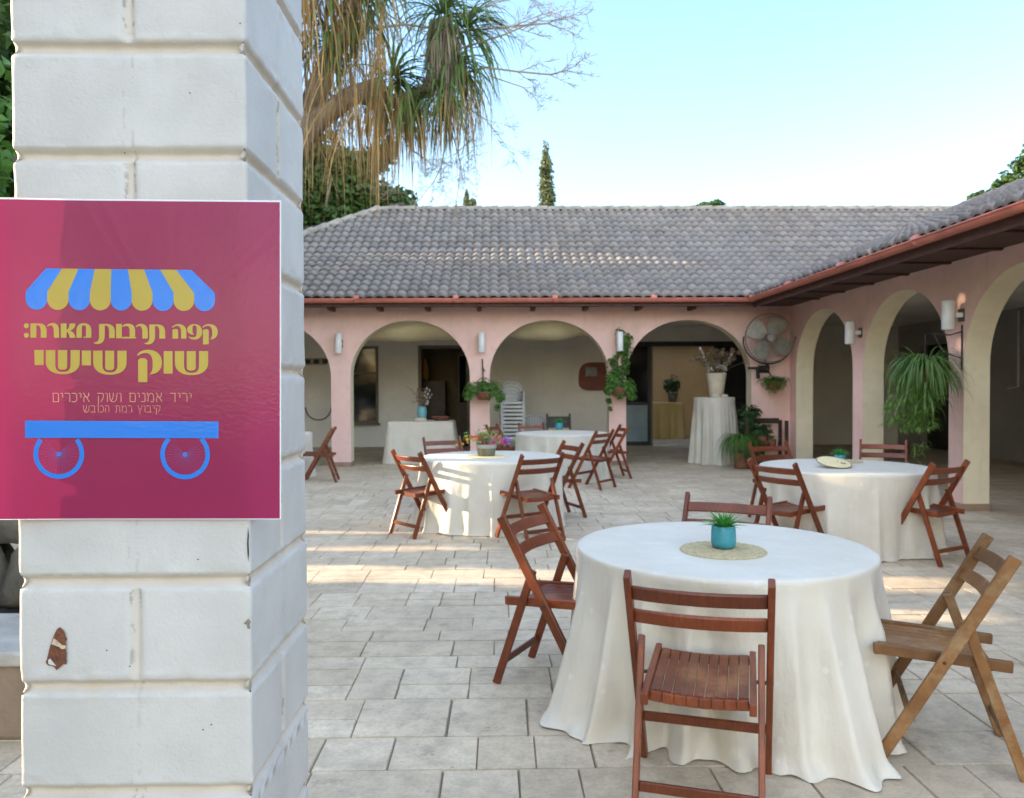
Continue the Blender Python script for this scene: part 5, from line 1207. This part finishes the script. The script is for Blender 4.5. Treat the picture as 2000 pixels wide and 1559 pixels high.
# vase shape added for the warm glow in the left doorway, with a cabinet
q = P(831, 716, 21.5); b = MB(); b.lathe([(0, 0), (.07, 0), (.115, .12), (.10, .3), (.045, .55), (.035, .60), (0, .6)], 20); 
cab = MB(); cab.box2((q.x - .3, 21.2, .001), (q.x + .55, 21.7, 1.66)); co_ = cab.build('cabinet', M['darkoak'], bevel=.01); tag(co_, 'dark wooden cabinet glimpsed through the left doorway', 'cabinet')
o = b.build('amber_stand_in', M['amber'], smooth=True); o.location = (q.x, 21.4, 1.662); tag(o, 'slim amber vase shape added for the warm glow behind the left doorway', 'vase')
# plant on the yellow table in the far room
q = P(1313, 785, 22.6); root = pot_plant((q.x, 22.55, yt_ + .001), 'dark leafy pot plant on the yellow table in the far room', M['leafdark'], lambda b, ph: (bushy(b, (0, 0, ph + .25), (.30, .2, .25), 120, .16, .6), [b.tube([(0, 0, ph - .02), (math.cos(k) * .1, math.sin(k) * .1, ph + .3)], .008, 4) for k in range(6)]), .15, .26, 'stonepot')
# conduit pipes on the inner wall of the right wing
qy = 15.0
for dy_, x_ in ((0, 'straight grey conduit pipe on the right wing inner wall'), (.28, 'thin grey conduit pipe beside the straight one on the right wing inner wall')):
    b = MB(); b.tube([(IX - .03, qy + dy_, 2.95), (IX - .03, qy + dy_, 1.75 - dy_), (IX - .03, qy + dy_ + .35 * (dy_ > 0), 1.70 - dy_)], .022, 8); o = b.build('conduit_pipe', M['lampwhite'], smooth=True); tag(o, x_, 'pipe')
# garden hose loop on the far left inner wall
b = MB(); q = P(622, 815, IY - .05); b.tube([(q.x + .32 * math.cos(a), IY - .05, q.z + .25 + .32 * math.sin(a)) for a in [PI + PI * i / 20 for i in range(21)]], .018, 8); o = b.build('hose', simple('grey_hose', (.2, .19, .17), .5, .1, 5), smooth=True); tag(o, 'grey hose hanging in a loop on the wall inside the leftmost arch', 'hose')
q = P(620, 705, IY - .05); b = MB(); b.box2((q.x - .6, IY - .03, q.z - .1), (q.x + .22, IY - .002, q.z + .07)); fr2 = b.build('wall_plaque', M['whitestone'], bevel=.005); tag(fr2, 'long pale plaque with dark squares on the wall inside the leftmost arch', 'wall plaque')
for k in range(3): b = MB(); x = q.x - .32 + .22 * k; b.box2((x, IY - .037, q.z - .07), (x + .14, IY - .031, q.z + .04)); b.build('dark_square', M['darkoak'], fr2)
# ================================================================== THE DRAGON TREE WITH HANGING DEAD LEAVES
TY = 11.0
tree = empty('dragon_tree', (P(470, 900, TY).x, TY, 0))
def tw(px, py, dy=0.0):
    q = P(px, py, TY + dy); return q - tree.location
b = MB()
base = Vector((0, 0, 0))
b.tube([base, Vector((.05, 0, 1.4)), tw(500, 480), tw(545, 330), tw(600, 225)], [.34, .27, .24, .20, .17], 12)
b.build('trunk', M['bark'], tree, smooth=True)
b = MB()
b.tube([tw(545, 330), tw(620, 235), tw(690, 185), tw(752, 160)], [.20, .16, .13, .09], 10)
b.tube([tw(690, 185), tw(780, 200), tw(835, 175), tw(868, 110), tw(866, 40)], [.12, .10, .10, .13, .12], 10)
b.tube([tw(600, 225), tw(640, 120), tw(680, 40), tw(697, -60)], [.16, .14, .12, .10], 10)
b.tube([tw(500, 480), tw(480, 200), tw(520, 20), tw(560, -150)], [.2, .18, .15, .12], 10)
b.tube([tw(785, 200), tw(812, 195), tw(829, 183)], [.08, .065, .05], 8)
b.build('limb', M['bark'], tree, smooth=True)
gb = MB(); db = MB(); gy = MB()
def rosette(c, n, ln, axis, w=.040, spread=1.1):
    ax = Vector(axis).normalized()
    for _ in range(n):
        d = (Vector(rng.normal(size=3)) * spread + ax * .9).normalized()
        gb.ribbon(Vector(c) + d * .05, d, ln * random.uniform(.6, 1.15), w * random.uniform(.5, 1.3), random.uniform(1.2, 3.2), 7, tip=.05, fold=.35)
def skirt(c, n, ln, r, buf, w=.03, down=1.0):
    for _ in range(n):
        a = random.random() * 6.28; rr = r * random.random() ** .5; o = Vector((math.cos(a) * rr, math.sin(a) * rr, random.uniform(-.15, .1)))
        d = Vector((o.x * .8 + random.gauss(0, .18), o.y * .8 + random.gauss(0, .18), -down + random.gauss(0, .2)))
        buf.ribbon(Vector(c) + o, d, ln * random.uniform(.5, 1.25), w * random.uniform(.5, 1.3), random.uniform(.6, 2.5), 6, tip=.1)
rosette(tw(864, 30), 130, 1.15, (.1, 0, 1)); rosette(tw(905, 60), 60, 1.1, (.8, -.2, .3)); 
rosette(tw(890, 130), 90, 1.0, (.9, -.3, -.1)); rosette(tw(768, 155), 100, 1.0, (.9, -.3, .05)); rosette(tw(860, 185), 90, .9, (.4, -.3, -.6))
rosette(tw(790, 190), 80, .85, (.2, -.4, -.8)); rosette(tw(700, -10), 110, 1.2, (.3, -.2, .5)); rosette(tw(697, 45), 40, .6, (0, -.5, -.6)); rosette(tw(640, -30), 70, 1.2, (-.2, -.2, .5)); rosette(tw(560, -150), 120, 1.3, (0, 0, 1)); rosette(tw(760, -90), 60, 1.2, (.6, 0, .2))
skirt(tw(866, 55), 380, .72, .20, gy, .03); skirt(tw(880, 120), 120, .8, .2, gy, .02); skirt(tw(790, 200), 190, 1.1, .3, db, .016); skirt(tw(880, 190), 170, .95, .35, db, .014); skirt(tw(930, 150), 60, .9, .3, db, .012)
for _ in range(520):
    px = random.uniform(585, 758); py = random.uniform(-120, 210); px -= max(0, (py - 60)) * .10 * random.random()
    d = Vector((random.gauss(0, .34), random.gauss(0, .3), -1)); lim = 445 - abs(px - 690) * .9 if px > 690 else 440
    ln = min(random.choice((random.uniform(.5, 1.5), random.uniform(.5, 1.5), random.uniform(1.0, 2.2))), max(.4, (lim + random.uniform(-60, 10) - py) / F * TY))
    db.ribbon(tw(px, py, random.uniform(-.45, .5)), d, ln, random.uniform(.008, .026), random.uniform(.3, 2.2), 7, tip=.2, twist=random.random() * 3)
for _ in range(60):
    px = random.gauss(735, 9); db.ribbon(tw(px, random.uniform(60, 200), random.uniform(-.3, .3)), (random.gauss(0, .04), random.gauss(0, .05), -1), random.uniform(1.2, 1.85), random.uniform(.012, .022), .3, 7, tip=.3)
skirt(tw(640, 215), 60, .9, .32, db, .014); skirt(tw(700, 180), 60, .9, .3, db, .014); rosette(tw(650, 90), 60, .8, (.2, -.4, -.3)); skirt(tw(560, -40), 160, 1.5, .6, db, .03)
gb.build('green_leaves', M['strap'], tree, smooth=True); db.build('dead_leaves', M['deadleaf'], tree, smooth=True); gy.build('dead_leaf_skirt', M['greyleaf'], tree, smooth=True)
tb = MB()
def twig(p, d, ln, r, lvl):
    d = d.normalized(); n = 6; pts = [p]; q = p.copy(); dd = d.copy()
    for i in range(n):
        dd = (dd + Vector((random.gauss(0, .10), random.gauss(0, .10), random.gauss(.01, .09)))).normalized(); q = q + dd * ln / n; pts.append(q.copy())
        if lvl > 0 and i >= 1:
            for _ in range(2 if lvl > 1 else 1):
                s = Vector((random.gauss(0, .8), random.gauss(0, .6), random.gauss(0, .8))); twig(q, dd * .8 + s * .75, ln * random.uniform(.25, .48), r * .55, lvl - 1)
    tb.tube(pts, [max(.0022, r * (1 - .7 * i / n)) for i in range(n + 1)], 4, cap=False)
def stalk(pts, r, lvl=2, ends=.6):
    ps = [tw(*p) for p in pts]; tb.tube(ps, [r * (1 - .5 * i / len(ps)) for i in range(len(ps))], 5, cap=False)
    for i in range(len(ps) // 2, len(ps)):
        d = ps[i] - ps[i - 1]
        twig(ps[i], d.normalized() + Vector((0, 0, .25)), ends, r * .5, lvl); twig(ps[i], d.normalized() + Vector((0, .2, -.4)), ends * .8, r * .45, lvl)
stalk([(640, 55), (735, 55), (790, 48), (900, 62), (1000, 52), (1070, 46)], .022, 2, .55)
stalk([(820, 110), (900, 95), (985, 68), (1050, 40)], .018, 2, .5)
stalk([(900, 145), (950, 132), (1010, 140), (1075, 146), (1105, 138)], .018, 2, .40)
stalk([(870, 240), (868, 290), (862, 325), (850, 350)], .014, 2, .40); stalk([(905, 190), (912, 250), (905, 290)], .012, 2, .40); stalk([(720, -20), (760, 30), (800, 55)], .014, 2, .5)
stalk([(960, 150), (1020, 170), (1040, 185)], .010, 2, .3); stalk([(775, 250), (800, 290), (830, 310)], .010, 2, .45); stalk([(930, 230), (925, 270), (890, 300)], .010, 2, .45)
stalk([(905, 205), (950, 235), (985, 280)], .009, 2, .4); stalk([(800, 200), (780, 260), (772, 320)], .009, 2, .45); stalk([(860, 40), (930, 20), (1010, -10)], .012, 2, .5); stalk([(880, 250), (900, 320), (895, 370)], .009, 2, .4)
tb.build('dry_flower_stalks', M['twig'], tree)
tag(tree, 'dragon tree with green strap leaf tufts, hanging dead brown leaves and bare twigs', 'tree')

# ================================================================== TREES (leaf faces spread through the crown's volume)
def crown(name, blobs, n, size, mat, parent, avoid=(), asp=.6, shell=.45):
    """blobs: (x, y, z, rx, ry, rz) in world metres; avoid: sun paths that stay clear"""
    w = np.array([bl[3] * bl[4] * bl[5] for bl in blobs]) ** (2 / 3); w = w / w.sum(); idx = rng.choice(len(blobs), n, p=w); B = np.array(blobs)[idx]
    d = rng.normal(size=(n, 3)); d /= np.linalg.norm(d, axis=1)[:, None]; q = rng.random(n) ** shell
    lump = 1 + .22 * np.sin(d[:, 0] * 7 + B[:, 0]) * np.sin(d[:, 1] * 6 + B[:, 1] * 2) * np.sin(d[:, 2] * 7)
    c = B[:, :3] + d * B[:, 3:6] * (q * lump)[:, None]
    keep = c[:, 2] > .05
    for (p, r) in avoid:
        v = c - np.array(p); s = v @ np.array(TO_SUN); dist = np.linalg.norm(v - s[:, None] * np.array(TO_SUN), axis=1); keep &= ~((dist < r + .08) & (s > 0))
    c = c[keep]; d = d[keep]; n = len(c)
    a = d + rng.normal(size=(n, 3)) * .8 + np.array([0, 0, .5]); a /= np.linalg.norm(a, axis=1)[:, None]
    t = rng.normal(size=(n, 3)); t -= a * (t * a).sum(1)[:, None]; t /= np.linalg.norm(t, axis=1)[:, None]; u = np.cross(a, t)
    s = size * rng.uniform(.6, 1.35, n)[:, None]
    V = np.stack([c - t * s / 2, c + u * s * asp / 2 + a * s * .1, c + t * s / 2, c - u * s * asp / 2 + a * s * .1], 1).reshape(-1, 3)
    Fq = np.arange(n * 4).reshape(n, 4)
    o = np_mesh(name, V - (np.array(parent.location) if parent else 0), Fq, mat, parent); return o
def tree_at(name, x, y, h, blobs, n, size, mat, label, cat='tree', group=None, tr=.16, avoid=(), **kw):
    root = empty(name, (x, y, 0)); b = MB(); b.tube([(0, 0, 0), (.05, .03, h * .4), (0, 0, h * .8)], [tr, tr * .8, tr * .3], 8)
    for k in range(5):
        a = k * 1.3; b.tube([(0, 0, h * (.35 + .08 * k)), (math.cos(a) * h * .1, math.sin(a) * h * .1, h * (.5 + .08 * k)), (math.cos(a) * h * .2, math.sin(a) * h * .2, h * (.6 + .08 * k))], [tr * .5, tr * .35, tr * .12], 6)
    b.build('trunk', M['bark'], root, smooth=True); crown('crown', blobs, n, size, mat, root, avoid, **kw)
    tag(root, label, cat, group); return root
def around(x, y, zs, rs, k, spread): return [(x + random.gauss(0, spread), y + random.gauss(0, spread), z + random.gauss(0, .3), r, r, r * .8) for z, r in zip(zs, rs) for _ in range(k)]
# dark tree behind the left end of the roof
by = 27.5
def bl(px, py, r, Y=by): q = P(px, py, Y); return (q.x, q.y, q.z, r, r * .8, r * .8)
tree_at('leafy_tree', P(620, 500, by).x, by, 9.0, [bl(570, 370, 2.2), bl(640, 345, 1.15), bl(690, 330, .9), bl(735, 318, .55), bl(752, 300, .5), bl(690, 385, 1.3), bl(735, 395, .9), bl(785, 392, .55), bl(640, 420, 1.7), bl(760, 408, .8), bl(600, 300, 1.4)], 15000, .24, M['treeleaf'], 'dense green tree behind the left end of the tiled roof')
cyx = P(1068, 400, 46); root = empty('cypress_tree', (cyx.x, 46, 0))
b = MB(); b.tube([(0, 0, 0), (0, 0, 14.8)], [.16, .02], 8); b.build('trunk', M['bark'], root)
zt = P(1066, 280, 46).z; zb = P(1068, 410, 46).z - 3
crown('crown', [(cyx.x + .04 * math.sin(k * 1.3) - .05 * (k > 14) * (k - 14) * .12, 46, zb + (zt - zb) * k / 20, .12 + .44 * min(1, (20 - k) / 9) ** .8, .5 * min(1, (21 - k) / 9), .55) for k in range(20)] + [(cyx.x - .28, 45.8, zt - 1.55, .22, .2, .4)], 6500, .17, M['cypress'], root)
tag(root, 'tall narrow cypress rising behind the roof ridge', 'tree')
q = P(911, 400, 46); q2 = P(922, 400, 46)
root = empty('cypress_tree', (q.x, 46, 0)); b = MB(); b.tube([(0, 0, 0), (0, 0, P(911, 385, 46).z)], [.14, .02], 8); b.build('trunk', M['bark'], root)
crown('crown', [(q.x, 46, P(911, 378 + 7 * k, 46).z, .08 + .05 * k, .2, .3) for k in range(6)], 700, .16, M['cypress'], root); tag(root, 'short cypress tip just above the ridge, left of the tall cypress', 'tree')
root = empty('leafy_tree', (q2.x, 46.5, 0)); b = MB(); b.tube([(0, 0, 0), (0, 0, P(922, 400, 46).z)], [.14, .02], 8); b.build('trunk', M['bark'], root)
crown('crown', [(q2.x, 46.5, P(922, 397, 46.5).z, .24, .3, .28)], 420, .15, M['cypress'], root); tag(root, 'small rounded tree top just above the ridge beside the short cypress tip', 'tree')
Y_ = 42
tree_at('leafy_tree', P(1390, 430, Y_).x, Y_, 8, [(P(1398, 402, Y_).x, Y_, P(1398, 403, Y_).z, .5, .4, .35), (P(1380, 404, Y_).x, Y_, P(1380, 406, Y_).z, .7, .4, .3)], 900, .22, M['treeleaf'], 'tree top barely showing above the middle of the ridge')
Y_ = 26
def rb(px, py, r): q = P(px, py, Y_); return (q.x, q.y, q.z, r, r * .8, r * .85)
tree_at('leafy_tree', P(1995, 500, Y_).x, Y_, 8, [rb(1992, 322, .34), rb(1968, 348, .30), rb(1950, 364, .26), rb(2020, 340, .8), rb(1985, 380, .75), rb(2050, 300, .9), rb(2000, 410, 1.2)], 5200, .17, M['treeleaf'], 'light green tree behind the right wing roof at the photo edge')
tree_at('leafy_tree', P(1918, 500, 27).x, 27, 7, [(P(1905, 386, 27).x, 27, P(1905, 386, 27).z, .25, .3, .16), (P(1918, 382, 27).x, 27, P(1918, 381, 27).z, .22, .3, .16), (P(1925, 400, 27).x, 27, P(1925, 405, 27).z, .6, .5, .4)], 1500, .15, M['treeleaf'], 'low green tree top showing over the right wing roof')

# ================================================================== LEFT SIDE: PLANTER, ROCKS, SHRUBS, TREE ROW WITH GAPS CUT FOR SUN SPOTS
LIT = []
def lit(p, r): LIT.append((tuple(p), r))
for k in range(14): lit((PL, 1.62, .55 + .16 * k), .27)                         # left flank of the pillar
for k in range(12): t = k / 11; lit((-1.9 + 4.6 * t, 6.55 - .50 * t, 0), .27 + .05 * math.sin(k * 1.7))   # main bright band on the paving
for k in range(5): lit((-1.9 + 1.5 * k / 4, 7.45, 0), .11)
for k in range(5): lit((-2.2 + 1.1 * k / 4, 8.45, 0), .20)
for k in range(9): lit((-3.2 + 2.4 * k / 8, 13.75, 0), .17)                      # far band before the arcade
for y, z, r in ((8.15, .70, .14), (8.20, .52, .12), (8.12, .36, .13), (8.3, .62, .16), (8.5, .45, .20), (8.6, .7, .16), (8.35, .22, .15), (8.7, .25, .18), (8.9, .5, .2), (8.95, .75, .12), (8.1, .12, .10), (8.05, .56, .07), (8.02, .30, .08)): lit((T2[0] - .5, y, z), r)
for z in (.3, .5, .7): lit((-.95, 8.1, z), .10)
for k in range(13): lit((-4.4 + .5 * k, 16.35 + .015 * k, 4.05 + .010 * k), .45)  # strip on the tiles
for k in range(3): lit((3.5 + .05 * k, 6.75, .62 + .13 * k), .10)
lit((4.1, 6.95, .85), .06); lit((.40, 3.9, .55), .09); lit((.28, 3.95, .32), .06); lit((1.95, 7.2, 0), .15)
for k in range(4): lit((2.2 + .15 * k, 5.25 - .02 * k, 0), .12)
lit((0.25, 4.0, .05), .05)
ROWX = -11.5
for k in range(10):
    y = -6 + 3.9 * k + random.uniform(-.5, .5); x = ROWX + random.uniform(-.6, .6); h = random.uniform(11, 13.5)
    bl_ = [(x + random.gauss(0, .9), y + random.gauss(0, 1.5), z, random.uniform(1.6, 2.2), random.uniform(1.7, 2.3), random.uniform(1.2, 1.7)) for z in np.linspace(1.2, h - 1, 11)]
    tree_at('screen_tree', x, y, h, bl_, 17000, .32, M['treeleaf'], 'tall bushy tree shading the courtyard from the left, its crown gapped for sun spots', 'tree', 'trees along the left side of the courtyard', .2, avoid=LIT, shell=.40)
for k in range(8):  # second row out of view, added to close stray gaps of sun
    y = -4 + 4.3 * k; x = -15.5 + random.uniform(-.6, .6); h = random.uniform(12, 14.5)
    tree_at('screen_tree', x, y, h, [(x + random.gauss(0, .8), y + random.gauss(0, 1.6), z, 1.9, 2.2, 1.5) for z in np.linspace(1.6, h - 1, 9)], 11000, .36, M['treeleaf'], 'tall bushy tree shading the courtyard from the left, its crown gapped for sun spots', 'tree', 'trees along the left side of the courtyard', .2, avoid=LIT, shell=.40)
for k in (0, 3, 4, 5):  # trees added out of view to dim surfaces that face the camera
    x = -11 + 4.6 * k + random.uniform(-.5, .5); y = -13 + random.uniform(-.6, .6); h = random.uniform(6.0, 8.0)
    tree_at('rear_screen_tree', x, y, h, [(x + random.gauss(0, .8), y + random.gauss(0, .7), z, random.uniform(1.3, 1.9), 1.4, random.uniform(1.0, 1.5)) for z in np.linspace(1.4, h - 1, 8)], 4200, .30, M['treeleaf'], 'leafy tree added behind the camera to dim the light from that side', 'tree', 'trees added behind the viewer to hold back skylight', .18)
pr_ = empty('palm_tree', (-4.7, -8.0, 0)); b = MB(); b.tube([(0, 0, 0), (.05, 0, 1.5), (0, 0, 3.0)], [.22, .17, .16], 10); b.build('trunk', M['bark'], pr_, smooth=True)
b = MB()
for k in range(26):
    a = k * 2.39996; el = R(80 - 2.6 * k); d = Vector((math.cos(a) * math.cos(el), math.sin(a) * math.cos(el), math.sin(el))); p = Vector((0, 0, 3.0)); pts = [p.copy()]
    for i in range(10):
        p = p + d * .24; pts.append(p.copy()); d = (d + Vector((0, 0, -.07 - .012 * i))).normalized()
        sd_ = d.cross(Vector((0, 0, 1))).normalized() if abs(d.z) < .98 else Vector((1, 0, 0))
        for s in (-1, 1):
            for q in (0, .5): b.ribbon(p - d * .12 * q, sd_ * s * .8 + d * .7 + Vector((0, 0, -.1)), .50 * math.sin(PI * (i + 1.5) / 12.5) + .12, .034, .8, 3)
    b.tube(pts, [.022 * (1 - .08 * i) for i in range(11)], 5, cap=False)
b.build('fronds', M['strap'], pr_); tag(pr_, 'feather leaved palm standing behind the photographer', 'tree')
# stone planter with ledge and rocks, seen past the pillar's left edge
q0 = G(10, 1448); lx = q0.x
b = MB(); b.box2((lx - 2.4, q0.y, 0.001), (lx + .25, q0.y + .55, .33)); o = b.build('stone_bench', M['brownstone'], bevel=.02, seg=2)
c_ = MB(); c_.box2((lx - 2.43, q0.y - .03, .331), (lx + .28, q0.y + .58, .395)); c_.build('ledge', M['whitestone'], o, bevel=.012, seg=2); tag(o, 'low brown stone bench with a pale ledge, glimpsed left of the pillar', 'bench')
yy = q0.y + .60; n = 0
for row, (z, s) in enumerate(((.0, .27), (.36, .25), (.70, .22))):
    for k in range(6):
        n += 1; rockmesh('rock', (lx - 2.2 + .44 * k + random.uniform(-.05, .05) + .12 * (row % 2), yy + .24 + .05 * row, z), (s * 1.0, s * .9, s * .95), 'rough grey rock in the retaining wall behind the stone bench', 'rock', 'rock', seed=n, group='rocks of the retaining wall')
q = P(8, 200, 6.2)
tree_at('shrub', q.x - .5, 6.2, 3.4, [(q.x - .9, 6.2, 1.9, .9, .9, .7), (q.x - .7, 6.2, 2.9, .95, .8, .7), (q.x - 1.0, 6.3, 3.8, 1.0, .9, .8), (q.x - 1.4, 6.3, 1.2, .9, .8, .6)], 5200, .15, M['leaf'], 'bright green shrub glimpsed left of the pillar above the rocks', 'shrub', tr=.06, avoid=LIT)
